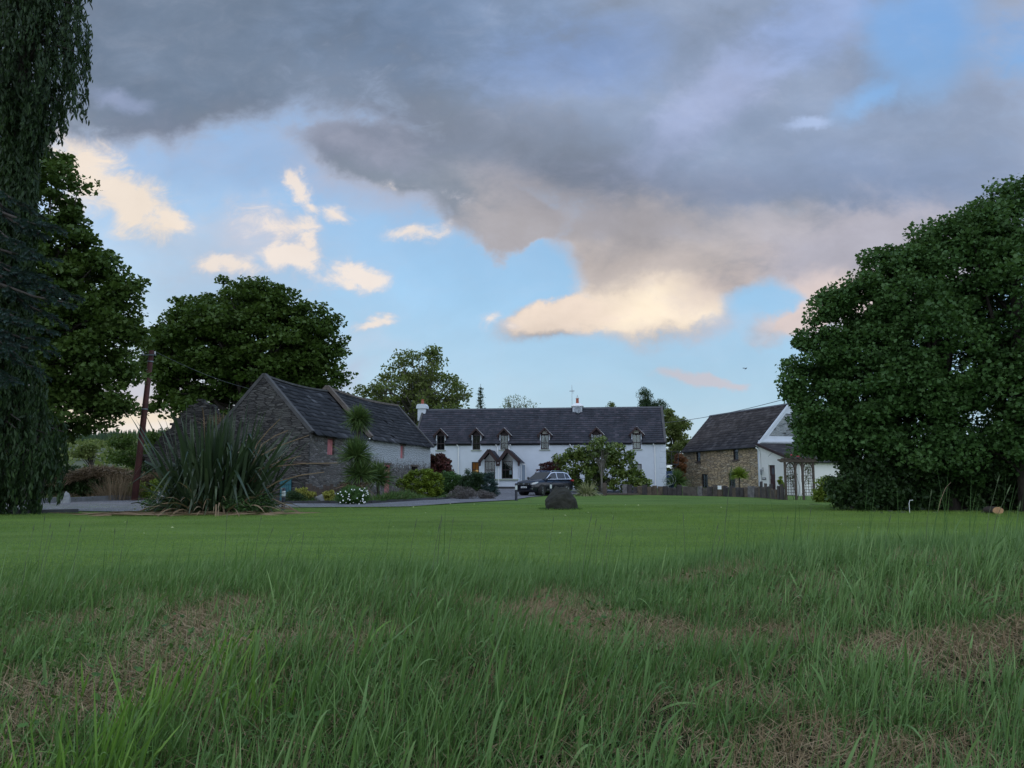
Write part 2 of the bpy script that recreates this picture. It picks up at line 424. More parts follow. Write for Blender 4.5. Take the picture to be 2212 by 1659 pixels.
def stonemat(name, cols, mortar, sx=2.2, sz=6.5, bump=.6, wash=None, washc=(.5, .52, .52), dark=.35):
    """coursed slate rubble; (x + y) runs along every wall since walls are at right angles in object space"""
    m = bpy.data.materials.new(name); m.use_nodes = True
    nt = m.node_tree; G = NG(nt); p = nt.nodes['Principled BSDF']
    t = G.n('ShaderNodeTexCoord'); x, y, z = G.sep(t.outputs['Object'])
    al = G.math('ADD', x, y)
    wn = G.noise(t.outputs['Object'], 1.5, 3, .6)
    zz = G.math('ADD', z, G.math('MULTIPLY', G.math('SUBTRACT', wn.outputs[0], .5), .22))
    vec = G.comb(G.math('MULTIPLY', al, sx), G.math('MULTIPLY', zz, sz), 0)
    vo = G.n('ShaderNodeTexVoronoi', voronoi_dimensions='2D', feature='F1'); G.link(vec, vo.inputs['Vector']); vo.inputs['Scale'].default_value = 1.0
    ve = G.n('ShaderNodeTexVoronoi', voronoi_dimensions='2D', feature='DISTANCE_TO_EDGE'); G.link(vec, ve.inputs['Vector']); ve.inputs['Scale'].default_value = 1.0
    rr = G.sep(vo.outputs['Color'])[0]
    c = G.ramp(rr, [(i / max(1, len(cols) - 1), k) for i, k in enumerate(cols)])
    fn = G.noise(t.outputs['Object'], 14, 5, .6)
    ff = G.ss(fn.outputs[0], .3, .7, .65, 1.3, 'LINEAR')
    c = G.mix(1.0, c, G.comb(ff, ff, ff), 'MULTIPLY')
    e = G.ss(ve.outputs['Distance'], .02, .14)
    c = G.mix(e, mortar, c)
    if wash is not None:
        wv = wash(G, x, y, z, t)
        c = G.mix(wv, c, washc)
    G.link(c, p.inputs['Base Color'])
    p.inputs['Roughness'].default_value = .92; p.inputs['Specular IOR Level'].default_value = .2
    h = G.math('ADD', G.math('MULTIPLY', G.math('MULTIPLY', e, G.math('ADD', rr, .5)), 1.0), G.math('MULTIPLY', fn.outputs[0], .5))
    b = G.n('ShaderNodeBump'); b.inputs['Strength'].default_value = bump; b.inputs['Distance'].default_value = .05
    G.link(h, b.inputs['Height']); G.link(b.outputs[0], p.inputs['Normal'])
    return m

def slatemat(name, c0, c1, c2, streak=.25):
    m = bpy.data.materials.new(name); m.use_nodes = True
    nt = m.node_tree; G = NG(nt); p = nt.nodes['Principled BSDF']
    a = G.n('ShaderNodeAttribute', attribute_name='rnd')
    t = G.n('ShaderNodeTexCoord')
    mp = G.n('ShaderNodeMapping'); G.link(t.outputs['Object'], mp.inputs[0]); mp.inputs['Scale'].default_value = (1.1, .25, .25)
    n = G.noise(mp.outputs[0], 1.3, 5, .65)
    c = G.ramp(a.outputs['Fac'], [(0, (.012, .012, .016)), (.03, (.012, .012, .016)), (.05, c0), (.6, c1), (.97, c2), (1, tuple(min(1, q * (2.2 if streak > .3 else 1.3)) for q in c2))])  # near-black low end paints the gap shadow below each slate course into the colour
    f = G.ss(n.outputs[0], .3, .7, 1 - streak, 1 + streak, 'LINEAR')
    c = G.mix(1.0, c, G.comb(f, f, f), 'MULTIPLY')
    G.link(c, p.inputs['Base Color']); p.inputs['Roughness'].default_value = .65; p.inputs['Specular IOR Level'].default_value = .18
    return m

M = {}
M['white'] = mat('white_render', (.58, .63, .70), .85, var=.05, vscale=1.2, bump=.15, bscale=30)
M['whitewash2'] = mat('cream_render', (.72, .72, .70), .85, var=.06, vscale=1.0, bump=.15, bscale=30)
M['white_trim'] = mat('white_gloss_paint', (.75, .77, .78), .4)
M['sill'] = mat('sill_stone', (.30, .34, .28), .8, var=.15)
M['maroon'] = mat('maroon_timber', (.024, .008, .009), .6, var=.2, vscale=6)
M['frame_dark'] = mat('dark_frame', (.028, .018, .02), .5)
M['gutter'] = mat('black_gutter', (.010, .010, .013), .6)
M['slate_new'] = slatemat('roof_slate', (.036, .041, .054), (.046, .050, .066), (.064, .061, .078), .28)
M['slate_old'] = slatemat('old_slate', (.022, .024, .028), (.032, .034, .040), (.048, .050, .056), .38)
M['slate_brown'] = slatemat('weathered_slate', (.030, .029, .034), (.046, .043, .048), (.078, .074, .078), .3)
M['ridge'] = mat('ridge_tile', (.06, .062, .072), .7, var=.2)
M['coping'] = mat('cement_coping', (.075, .075, .076), .9, var=.3, vscale=2.5, bump=.3)
M['lichen'] = mat('lichen_ridge', (.13, .11, .095), .95, var=.35, vscale=3, bump=.4)
M['terracotta'] = mat('terracotta', (.33, .085, .05), .7, var=.2, vscale=5)
M['metal_grey'] = mat('dull_metal', (.32, .34, .36), .4, metal=.6)
M['galv'] = mat('galvanised', (.22, .25, .28), .5, metal=.3)
M['black'] = mat('black_paint', (.012, .012, .016), .4)
M['navy_post'] = mat('bollard_paint', (.016, .018, .034), .35)
M['wood_grey'] = mat('weathered_oak', (.085, .066, .054), .9, var=.35, vscale=5, bump=.5, bscale=25)
M['sleeper'] = mat('sleeper_wood', (.072, .062, .060), .9, var=.5, vscale=3.2, bump=.7, bscale=18)
M['pink'] = mat('faded_red_paint', (.46, .16, .17), .75, var=.22, vscale=5)
M['teal'] = mat('teal_paint', (.02, .12, .15), .6, var=.3, vscale=5)
M['blue_gate'] = mat('blue_paint', (.012, .04, .12), .55, var=.2, vscale=4)
M['door_brown'] = mat('mahogany_door', (.040, .012, .014), .3, var=.2, vscale=5)
M['pole'] = mat('creosoted_pole', (.070, .022, .018), .8, var=.4, vscale=3, bump=.3, bscale=25)
M['wire'] = mat('wire', (.10, .11, .12), .5)
M['soil'] = mat('soil', (.035, .026, .022), .98, var=.4, vscale=3, bump=.8, bscale=12)
M['gravel'] = None
M['bark'] = mat('bark', (.045, .036, .030), .95, var=.4, vscale=4, bump=.7, bscale=10)
M['bark_pale'] = mat('pale_bark', (.14, .13, .11), .95, var=.3, vscale=4, bump=.5, bscale=10)
M['rock'] = mat('mossy_rock', (.021, .021, .015), .95, var=.55, vscale=3.2, bump=1.0, bscale=7)
M['rock_pale'] = mat('pale_rock', (.24, .25, .25), .9, var=.35, vscale=4, bump=.7, bscale=9)
M['straw'] = leafmat('dead_leaf', (.16, .105, .06), (.27, .19, .115), (.36, .28, .19), trans=.15, rough=.7, gain=(.9, .9, .9))
M['rust_leaf'] = leafmat('rust_leaf', (.07, .030, .016), (.12, .05, .025), trans=.1)

def glassmat(name, tint=(.02, .03, .035), refl=.25):
    m = bpy.data.materials.new(name); m.use_nodes = True
    G = NG(m.node_tree); m.node_tree.nodes.clear()
    tr = G.n('ShaderNodeBsdfTransparent'); tr.inputs[0].default_value = (.75, .8, .82, 1)
    gl = G.n('ShaderNodeBsdfGlossy'); gl.inputs['Roughness'].default_value = .03; gl.inputs[0].default_value = (.9, .9, .9, 1)
    fr = G.n('ShaderNodeFresnel'); fr.inputs[0].default_value = 1.5
    f = G.math('ADD', G.math('MULTIPLY', fr.outputs[0], .8), refl * .08, clamp=True)
    mx = G.n('ShaderNodeMixShader'); G.link(f, mx.inputs[0]); G.link(tr.outputs[0], mx.inputs[1]); G.link(gl.outputs[0], mx.inputs[2])
    o = G.n('ShaderNodeOutputMaterial'); G.link(mx.outputs[0], o.inputs[0])
    return m
M['glass'] = glassmat('window_glass')
M['dark_glass'] = mat('dark_glass', (.012, .016, .02), .06, spec=.9)
M['curtain'] = mat('pale_curtain', (.55, .52, .46), .9)
M['blind'] = mat('brown_blind', (.16, .13, .085), .8)
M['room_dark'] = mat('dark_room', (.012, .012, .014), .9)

def gravelmat():
    m = bpy.data.materials.new('gravel'); m.use_nodes = True
    G = NG(m.node_tree); p = m.node_tree.nodes['Principled BSDF']
    t = G.n('ShaderNodeTexCoord')
    a = G.n('ShaderNodeTexVoronoi'); G.link(t.outputs['Object'], a.inputs[0]); a.inputs['Scale'].default_value = 22
    n = G.noise(t.outputs['Object'], .8, 6, .65)
    c = G.ramp(G.sep(a.outputs['Color'])[0], [(0, (.09, .092, .10)), (.6, (.16, .164, .176)), (1, (.28, .285, .30))])
    f = G.ss(n.outputs[0], .3, .7, .7, 1.2, 'LINEAR')
    G.link(G.mix(1.0, c, G.comb(f, f, f), 'MULTIPLY'), p.inputs['Base Color'])
    b = G.n('ShaderNodeBump'); b.inputs['Strength'].default_value = .8; b.inputs['Distance'].default_value = .03
    G.link(a.outputs['Distance'], b.inputs['Height']); G.link(b.outputs[0], p.inputs['Normal'])
    p.inputs['Roughness'].default_value = .9
    return m
M['gravel'] = gravelmat()

def lawnmat():
    m = bpy.data.materials.new('lawn'); m.use_nodes = True
    G = NG(m.node_tree); p = m.node_tree.nodes['Principled BSDF']
    t = G.n('ShaderNodeTexCoord'); x, y, z = G.sep(t.outputs['Object'])
    big = G.noise(t.outputs['Object'], .16, 4, .6)
    mpl = G.n('ShaderNodeMapping'); G.link(t.outputs['Object'], mpl.inputs[0]); mpl.inputs['Scale'].default_value = (.35, 1.0, 1)
    mid = G.noise(mpl.outputs[0], 1.0, 6, .7)
    sm = G.noise(t.outputs['Object'], 14, 5, .7)
    f = G.math('ADD', G.math('MULTIPLY', big.outputs[0], .6), G.math('MULTIPLY', mid.outputs[0], .75)); f = G.math('SUBTRACT', f, .175)
    c = G.ramp(f, [(.30, (.066, .120, .026)), (.45, (.094, .165, .036)), (.60, (.122, .195, .048)), (.74, (.165, .21, .075))])
    # mower passes, running across the view
    w = G.n('ShaderNodeTexWave', wave_type='BANDS', bands_direction='Y'); G.link(t.outputs['Object'], w.inputs[0])
    w.inputs['Scale'].default_value = .07; w.inputs['Distortion'].default_value = 5; w.inputs['Detail'].default_value = 2; w.inputs['Detail Scale'].default_value = .6
    f2 = G.ss(w.outputs[1], 0, 1, .95, 1.05, 'LINEAR')
    c = G.mix(1.0, c, G.comb(f2, f2, f2), 'MULTIPLY')
    f3 = G.ss(sm.outputs[0], .3, .7, .6, 1.4, 'LINEAR')
    c = G.mix(1.0, c, G.comb(f3, f3, f3), 'MULTIPLY')
    # worn, dry ground under the long grass of the bank, brown earth under trees
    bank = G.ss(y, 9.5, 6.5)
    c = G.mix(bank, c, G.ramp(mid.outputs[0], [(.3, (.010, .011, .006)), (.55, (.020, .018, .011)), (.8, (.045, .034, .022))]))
    G.link(c, p.inputs['Base Color'])
    p.inputs['Roughness'].default_value = .9; p.inputs['Specular IOR Level'].default_value = .1
    b = G.n('ShaderNodeBump'); b.inputs['Strength'].default_value = 1; b.inputs['Distance'].default_value = .03
    G.link(sm.outputs[0], b.inputs['Height']); G.link(b.outputs[0], p.inputs['Normal'])
    return m
M['lawn'] = lawnmat()

# ================================================================ ground, drive, beds, hills
xs = np.concatenate([-np.geomspace(2500, 60, 14), np.linspace(-55, 55, 111), np.geomspace(60, 2500, 14)])
yy = np.concatenate([np.linspace(-8, 12, 121), np.linspace(12.5, 80, 90), np.geomspace(84, 2800, 22)])
XX, YY = np.meshgrid(xs, yy)
ZZ = gzv(XX, YY)
V = np.stack([XX.ravel(), YY.ravel(), ZZ.ravel()], 1)
nx, ny = len(xs), len(yy)
i, j = np.meshgrid(np.arange(nx - 1), np.arange(ny - 1))
b = (j * nx + i).ravel()
tag(mesh_np('ground', V, np.stack([b, b + 1, b + nx + 1, b + nx], 1), M['lawn'], smooth=True), kind='structure')

def resample(pts, n):
    pts = np.array(pts, float)
    d = np.concatenate([[0], np.cumsum(np.hypot(*(pts[1:] - pts[:-1]).T))]); d /= d[-1]
    t = np.linspace(0, 1, n)
    return np.stack([np.interp(t, d, pts[:, 0]), np.interp(t, d, pts[:, 1])], 1)
def strip(name, A_, B_, mat_, dz=.03, n=70, k=8, kind='structure', wob=0.0):
    a, b_ = resample(A_, n), resample(B_, n)
    V = []
    for i in range(n):
        for q in range(k + 1):
            p = a[i] + (b_[i] - a[i]) * q / k
            w = wob * (math.sin(i * 1.9) + math.sin(i * .77 + 2)) if q in (0, k) else 0
            V.append((p[0], p[1] + w, gz(p[0], p[1]) + dz))
    F = [(i * (k + 1) + q, i * (k + 1) + q + 1, (i + 1) * (k + 1) + q + 1, (i + 1) * (k + 1) + q) for i in range(n - 1) for q in range(k)]
    return tag(mesh_np(name, np.array(V), np.array(F), mat_, smooth=True), kind=kind)
near = [GP(u, v) for u, v in ((-300, 1102), (17, 1103.6), (113, 1106), (252, 1107), (400, 1104), (618, 1098), (878, 1096), (993, 1087.5), (1109, 1081), (1142, 1075), (1187, 1070))] + [(5.0, 56.5), (8.5, 55)]
far = [GP(u, v) for u, v in ((-300, 1091), (35, 1090.5), (208, 1083), (347, 1080), (619, 1089), (801, 1089), (921, 1081), (944, 1081), (1027, 1071))] + [(-1.4, 57), (-1.3, 65.9), (4, 65.9), (13, 65.9)]
GRAVEL = strip('gravel_drive', near, far, M['gravel'], .035, 110, 10)
# planting beds behind the drive
strip('garden_bed_soil', far[:10], [(-60, 44), (-30, 45), (-19, 46), (-14, 46), (-10.8, 40.5), (-9.2, 42), (-7.5, 48), (-5.8, 56), (-3, 60), (-2, 62)], M['soil'], .02, 90, 4)

# stone edging along the far side of the drive
def edging(name, pts, h, w, m, label, cat='kerb', seg=.9):
    a = resample(pts, max(3, int(sum(math.dist(pts[i], pts[i + 1]) for i in range(len(pts) - 1)) / seg)))
    mb = MB()
    for i in range(len(a) - 1):
        p, q = a[i], a[i + 1]
        z0, z1 = gz(*p), gz(*q); hh = h * random.uniform(.85, 1.1)
        d = (q - p) * .985
        mb.bar((p[0], p[1], z0 + hh / 2 - .03), (p[0] + d[0], p[1] + d[1], z1 + hh / 2 - .03), w, hh + .06)
    return tag(mb.build(name, m, bevel=.01), label, cat)
M['kerb'] = mat('kerb_stone', (.14, .145, .15), .9, var=.3, vscale=2, bump=.5)
M['kerb_dark'] = mat('dark_edging', (.045, .046, .05), .9, var=.3, vscale=2, bump=.5)
edging('stone_kerb', far[:4], .28, .18, M['kerb'], 'low grey stone kerb on the far side of the drive at the left', 'kerb')
edging('bed_edging', far[4:10], .14, .12, M['kerb_dark'], 'dark low edging between gravel drive and planted bed before the barn', 'edging')
edging('lawn_edging', [GP(-60, 1112), GP(60, 1111)] + [GP(170, 1108)], .13, .12, M['kerb_dark'], 'short dark edging board beside the drive beneath the weeping conifer', 'edging')

# far hill on the left
def hill():
    xs = np.linspace(-520, -40, 70); ys = np.linspace(110, 760, 50)
    XX, YY = np.meshgrid(xs, ys)
    t = np.clip((YY - 110) / 560, 0, 1)
    ZZ = 1.0 + 36 * t ** 1.1 + 2.5 * np.sin(XX / 60) * t + 3 * np.sin(XX / 130 + 1) * t - np.clip((YY - 690) / 70, 0, 1) * 30
    V = np.stack([XX.ravel(), YY.ravel(), ZZ.ravel()], 1)
    i, j = np.meshgrid(np.arange(69), np.arange(49)); b = (j * 70 + i).ravel()
    m = bpy.data.materials.new('hill_fields'); m.use_nodes = True
    G = NG(m.node_tree); p = m.node_tree.nodes['Principled BSDF']
    tcx = G.n('ShaderNodeTexCoord')
    vo = G.n('ShaderNodeTexVoronoi', voronoi_dimensions='2D'); mp = G.n('ShaderNodeMapping'); G.link(tcx.outputs['Object'], mp.inputs[0]); mp.inputs['Scale'].default_value = (.012, .010, 1)
    G.link(mp.outputs[0], vo.inputs['Vector']); vo.inputs['Scale'].default_value = 1
    c = G.ramp(G.sep(vo.outputs['Color'])[0], [(0, (.04, .062, .022)), (.5, (.07, .095, .03)), (.75, (.16, .15, .07)), (1, (.06, .07, .03))], 'CONSTANT')
    n = G.noise(tcx.outputs['Object'], .05, 6, .7); f = G.ss(n.outputs[0], .3, .7, .6, 1.3, 'LINEAR')
    G.link(G.mix(1.0, c, G.comb(f, f, f), 'MULTIPLY'), p.inputs['Base Color']); p.inputs['Roughness'].default_value = 1
    tag(mesh_np('hill', V, np.stack([b, b + 1, b + 71, b + 70], 1), m, smooth=True), kind='structure')
    return lambda x, y: float(np.interp(y, ys, [1.0 + 36 * min(1, max(0, (q - 110) / 560)) ** 1.1 for q in ys]) + (2.5 * math.sin(x / 60) + 3 * math.sin(x / 130 + 1)) * min(1, max(0, (y - 110) / 560)))
hz = hill()

# ================================================================ foliage tools
def rot_frames(n, up=.0, rg=rng):
    """random orthonormal frames (n,3)x3; 'up' pulls the normal towards +z"""
    N = rg.normal(size=(n, 3)); N[:, 2] = N[:, 2] * (1 - up * .5) + up * 2.0
    N /= np.linalg.norm(N, axis=1, keepdims=True)
    T = rg.normal(size=(n, 3)); T -= (T * N).sum(1, keepdims=True) * N; T /= np.linalg.norm(T, axis=1, keepdims=True)
    B_ = np.cross(N, T)
    return N, T, B_
SH = {
    'diamond': np.array([(0, -.5), (.32, 0), (0, .5), (-.32, 0)]),
    'oval': np.array([(0, -.5), (.26, -.2), (.26, .2), (0, .5), (-.26, .2), (-.26, -.2)]),
    'maple': np.array([(0, -.45), (.30, -.34), (.52, .02), (.26, .14), (0, .55), (-.26, .14), (-.52, .02), (-.30, -.34)]),
    'long': np.array([(0, -.5), (.12, -.1), (.09, .25), (0, .5), (-.09, .25), (-.12, -.1)]),
    'tri': np.array([(-.3, -.4), (.3, -.4), (0, .6)]),
}
def leaves(C, size, shape='diamond', up=.35, sizevar=.35, frames=None, rg=rng):
    n = len(C)
    s = size * (1 + sizevar * rg.uniform(-1, 1, n))
    N, T, B_ = frames or rot_frames(n, up, rg)
    sh = SH[shape]; k = len(sh)
    V = C[:, None, :] + (T[:, None, :] * sh[None, :, :1] + B_[:, None, :] * sh[None, :, 1:]) * s[:, None, None]
    # a slight cup so that leaves catch light unevenly
    V = V - N[:, None, :] * (np.abs(sh[None, :, :1]) * .35) * s[:, None, None]
    F = np.arange(n * k).reshape(n, k)
    return V.reshape(-1, 3), F, rg.random(n)

def ell_points(E, n, rg=rng, shell=.55):
    """points biased to the surface of a union of ellipsoids (cx,cy,cz,rx,ry,rz)"""
    E = np.array(E, float)
    vol = (E[:, 3] * E[:, 4] * E[:, 5]) ** .7; vol /= vol.sum()
    out = []
    while len(out) < n:
        k = rg.choice(len(E), p=vol); e = E[k]
        d = rg.normal(size=3); d /= np.linalg.norm(d)
        r = (shell + (1 - shell) * rg.random()) if rg.random() < .8 else rg.random() ** .5 * .8
        q = e[:3] + d * e[3:] * r
        # drop points deep inside another ellipsoid
        dd = (((q - E[:, :3]) / E[:, 3:]) ** 2).sum(1)
        if (dd < .30).any() and rg.random() < .75: continue
        out.append(q)
    return np.array(out)

def tree(name, base, E, label, cat='tree', nclump=160, per=220, cr=.9, leaf=.14, shape='diamond', lm=None, trunk_r=.35, trunk_h=None, group=None,
         shell=.6, bark=None, up=.35, branches=26, seed=1, flat=.6, twigs=0, lean=(0, 0), rough=1.1, holes=.34):
    rg = np.random.default_rng(seed); rnd_ = random.Random(seed)
    base = Vector(base)
    root = empty(name, base, 0, label, cat, group)
    Eo = [(e[0] - base.x, e[1] - base.y, e[2] - base.z, *e[3:]) for e in E]
    C = ell_points(Eo, nclump, rg, shell)
    from mathutils import noise as mn
    ce = np.array([e[:3] for e in Eo]).mean(0); keep_ = []
    for i_ in range(len(C)):
        q = Vector(C[i_] / (cr * 2.6)) + Vector((seed * 3.1, 0, 0)); w_ = mn.noise(q)
        d_ = C[i_] - ce; C[i_] += d_ / (np.linalg.norm(d_) + 1e-6) * w_ * cr * rough
        keep_.append(mn.noise(q * 1.9 + Vector((9, 2, 5))) > -holes)
    C = C[np.array(keep_)]
    top = max(e[2] + e[5] for e in Eo); th = trunk_h or top * .7
    mb = MB()
    tp = [Vector((0, 0, -.15)), Vector((lean[0] * .2, lean[1] * .2, th * .25)), Vector((lean[0] * .6, lean[1] * .6, th * .6)), Vector((lean[0], lean[1], th))]
    mb.tube(tp, [trunk_r * 1.25, trunk_r, trunk_r * .7, trunk_r * .18], 10)
    for q in C[rg.choice(len(C), min(branches, len(C)), replace=False)]:
        q = Vector(q); f = rnd_.uniform(.3, .85); s = tp[0].lerp(tp[3], f * .95)
        if s.z > q.z - .2: s = tp[0].lerp(tp[3], max(.15, min(.8, (q.z - .5) / max(th, .1) * .7)))
        mid = s.lerp(q, .5) + Vector((rnd_.uniform(-.3, .3), rnd_.uniform(-.3, .3), (q - s).length * .14))
        r0 = trunk_r * .42 * (1 - f * .4)
        mb.tube([s, s.lerp(mid, .5) + Vector((0, 0, .05)), mid, mid.lerp(q, .5), q], [r0, r0 * .8, r0 * .55, r0 * .3, r0 * .08], 5, cap=False)
        for _ in range(twigs):
            a = mid.lerp(q, rnd_.random()); d = Vector((rnd_.gauss(0, 1), rnd_.gauss(0, 1), rnd_.uniform(-.1, 1.4))).normalized() * cr * rnd_.uniform(.8, 1.9)
            mb.tube([a, a + d * .5 + Vector((0, 0, .05)), a + d], [r0 * .16, r0 * .1, r0 * .04], 3, cap=False)
    mb.build('trunk', bark or M['bark'], root, smooth=True)
    w = rg.uniform(.5, 1.35, len(C))
    cnt = (per * w).astype(int)
    K = np.repeat(np.arange(len(C)), cnt)
    d = rg.normal(size=(len(K), 3)); d /= np.linalg.norm(d, axis=1, keepdims=True)
    rr = rg.random(len(K)) ** .45
    off = d * rr[:, None] * (cr * w[K])[:, None]; off[:, 2] *= flat
    pts = C[K] + off
    V, F, rn = leaves(pts, leaf, shape, up, .4, rg=rg)
    # leaves of a clump share part of their tone
    rn = rn * .55 + rg.random(len(C))[K] * .45
    mesh_np('crown', V, F, lm or M['leaf_syc'], root, rn)
    return root

M['leaf_syc'] = leafmat('sycamore_leaf', (.022, .052, .012), (.044, .088, .022), (.075, .125, .038), trans=.3, gain=(1.45, 1.55, 1.65))
M['leaf_syc2'] = leafmat('sycamore_leaf_warm', (.028, .052, .010), (.050, .086, .016), (.085, .120, .026), trans=.3, gain=(1.25, 1.3, 1.3))
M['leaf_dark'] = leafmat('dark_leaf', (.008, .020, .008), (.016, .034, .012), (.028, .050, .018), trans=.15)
M['leaf_olive'] = leafmat('olive_leaf', (.035, .052, .018), (.062, .082, .028), (.10, .11, .045), trans=.45, gain=(2.5, 2.4, 1.9))
M['leaf_mag'] = leafmat('glossy_leaf', (.024, .045, .012), (.060, .088, .022), (.13, .15, .045), trans=.15, rough=.4, spec=.5)
M['leaf_red'] = leafmat('red_leaf', (.030, .012, .016), (.050, .018, .022), (.16, .045, .045), trans=.2)
M['leaf_maroon'] = leafmat('maroon_leaf', (.028, .008, .016), (.048, .012, .022), (.07, .02, .03), trans=.2)
M['leaf_lime'] = leafmat('lime_leaf', (.06, .095, .015), (.10, .14, .02), (.15, .19, .03), trans=.2)
M['leaf_yel'] = leafmat('yellow_leaf', (.16, .17, .025), (.33, .33, .07), (.5, .48, .16), gain=(1.1, 1.1, 1.1), trans=.2)
M['needle'] = leafmat('dark_needle', (.010, .022, .012), (.020, .042, .020), (.035, .065, .030), trans=.15)
M['needle_blue'] = leafmat('blue_needle', (.010, .024, .022), (.020, .042, .038), (.042, .078, .070), trans=.12, gain=(1.3, 1.3, 1.3))
M['weep'] = leafmat('cypress_spray', (.006, .015, .007), (.012, .026, .010), (.028, .052, .018), trans=.2)
M['lavender'] = leafmat('grey_leaf', (.08, .075, .07), (.13, .115, .11), (.18, .17, .17), gain=(1.1, 1.1, 1.1), trans=.1)
M['flax'] = leafmat('flax_leaf', (.008, .016, .009), (.016, .028, .017), (.044, .062, .040), trans=.12, rough=.4, spec=.5, nscale=1.2)
M['flax_var'] = leafmat('striped_flax_leaf', (.12, .14, .055), (.24, .25, .12), (.40, .38, .22), gain=(1.1, 1.1, 1.1), trans=.15)
M['cordy'] = leafmat('cabbage_leaf', (.022, .045, .018), (.045, .075, .026), (.085, .12, .045), trans=.15, rough=.45)
M['grass_green'] = leafmat('grass_blade', (.020, .048, .016), (.038, .085, .026), (.075, .13, .045), trans=.3, rough=.6, nscale=1.2)
M['grass_bed'] = leafmat('bed_grass', (.030, .050, .020), (.055, .080, .030), (.09, .10, .05), trans=.2)
M['flower_white'] = mat('white_petal', (.8, .82, .82), .7)

def blob_plant(name, base, E, label, cat, lm, n=5000, leaf=.07, shape='diamond', shell=.5, nclump=70, cr=.3, stems=8, group=None, seed=3, up=.4, flat=.8, part='foliage', bark=None):
    """a shrub: woody stems plus leaf clumps filling ellipsoids"""
    rg = np.random.default_rng(seed); base = Vector(base)
    root = empty(name, base, 0, label, cat, group)
    Eo = [(e[0] - base.x, e[1] - base.y, e[2] - base.z, *e[3:]) for e in E]
    C = ell_points(Eo, nclump, rg, shell); C[:, 2] = np.maximum(C[:, 2], .03)
    mb = MB()
    for q in C[rg.choice(len(C), min(stems, len(C)), replace=False)]:
        q = Vector(q); mid = Vector((q.x * .35, q.y * .35, q.z * .6))
        mb.tube([(0, 0, -.05), mid * .5, mid, q], [.04, .03, .02, .006], 5, cap=False)
    mb.build('stem', bark or M['bark'], root)
    n = int(n * 1.7); leaf *= 1.25
    K = rg.integers(0, len(C), n)
    d = rg.normal(size=(n, 3)); d /= np.linalg.norm(d, axis=1, keepdims=True)
    pts = C[K] + d * (rg.random(n) ** .4)[:, None] * cr * np.array([1, 1, flat]); pts[:, 2] = np.maximum(pts[:, 2], .01)
    V, F, rn = leaves(pts, leaf, shape, up, .4, rg=rg)
    mesh_np(part, V, F, lm, root, rn * .6 + rg.random(len(C))[K] * .4)
    return root

def straps(base_pts, dirs, length, width, bend, seg=7, rg=rng, fold=.18, tipw=.15, kink=None):
    """sword leaves: strips that leave base_pts along dirs and droop; returns V, F"""
    n = len(base_pts); t = np.linspace(0, 1, seg + 1)
    D = dirs / np.linalg.norm(dirs, axis=1, keepdims=True)
    sd = np.cross(D, np.array([0, 0, 1.0])); l = np.linalg.norm(sd, axis=1, keepdims=True); sd = np.where(l > 1e-3, sd / np.maximum(l, 1e-3), np.array([1.0, 0, 0]))
    ang = rg.uniform(-1, 1, (n, 1)); nn = np.cross(sd, D); sd = sd * np.cos(ang) + nn * np.sin(ang)
    L_ = length[:, None, None]; T_ = t[None, :, None]
    c = base_pts[:, None, :] + D[:, None, :] * L_ * T_
    c[:, :, 2] -= (bend[:, None] * length[:, None] * t[None, :] ** 2.3)
    if kink is not None:       # some leaves fold over part way up
        kt = kink[:, None]; past = np.clip(t[None, :] - kt, 0, 1)
        c[:, :, 2] -= past * length[:, None] * 1.15
    w = width[:, None] * (np.clip(np.minimum(.55 + t * 2.2, 1) * np.clip((1 - t) * 2.6, 0, 1) ** .7, tipw * 0 + .03, 1))[None, :] * .5
    a = c - sd[:, None, :] * w[:, :, None]; b_ = c + sd[:, None, :] * w[:, :, None]
    V = np.stack([a, b_], 2).reshape(-1, 3)
    k = np.arange(n)[:, None] * (seg + 1) * 2 + np.arange(seg)[None, :] * 2
    F = np.stack([k, k + 1, k + 3, k + 2], -1).reshape(-1, 4)
    return V, F
def strap_mesh(name, parent, m, n, seed, origin, spread, tilt, length, width, bend, kinks=0.0, jitter=.05, azr=(0, 2 * math.pi), seg=7, azbias=0.0):
    rg = np.random.default_rng(seed)
    az = rg.uniform(azr[0], azr[1], n) ; ti = np.abs(rg.uniform(tilt[0], tilt[1], n))
    D = np.stack([np.cos(az) * np.sin(ti) + azbias, np.sin(az) * np.sin(ti), np.cos(ti)], 1)
    Bp = np.array(origin) + np.stack([np.cos(az), np.sin(az), az * 0], 1) * rg.random((n, 1)) * spread + rg.normal(size=(n, 3)) * jitter * [1, 1, .3]
    ln = rg.uniform(*length, n); wd = rg.uniform(*width, n); bd = rg.uniform(*bend, n) * (.3 + np.sin(ti))
    kk = np.where(rg.random(n) < kinks, rg.uniform(.35, .75, n), 2.0) if kinks else None
    V, F = straps(Bp, D, ln, wd, bd, seg, rg, kink=kk)
    return mesh_np(name, V, F, m, parent, np.repeat(rg.random(n), seg), smooth=False)

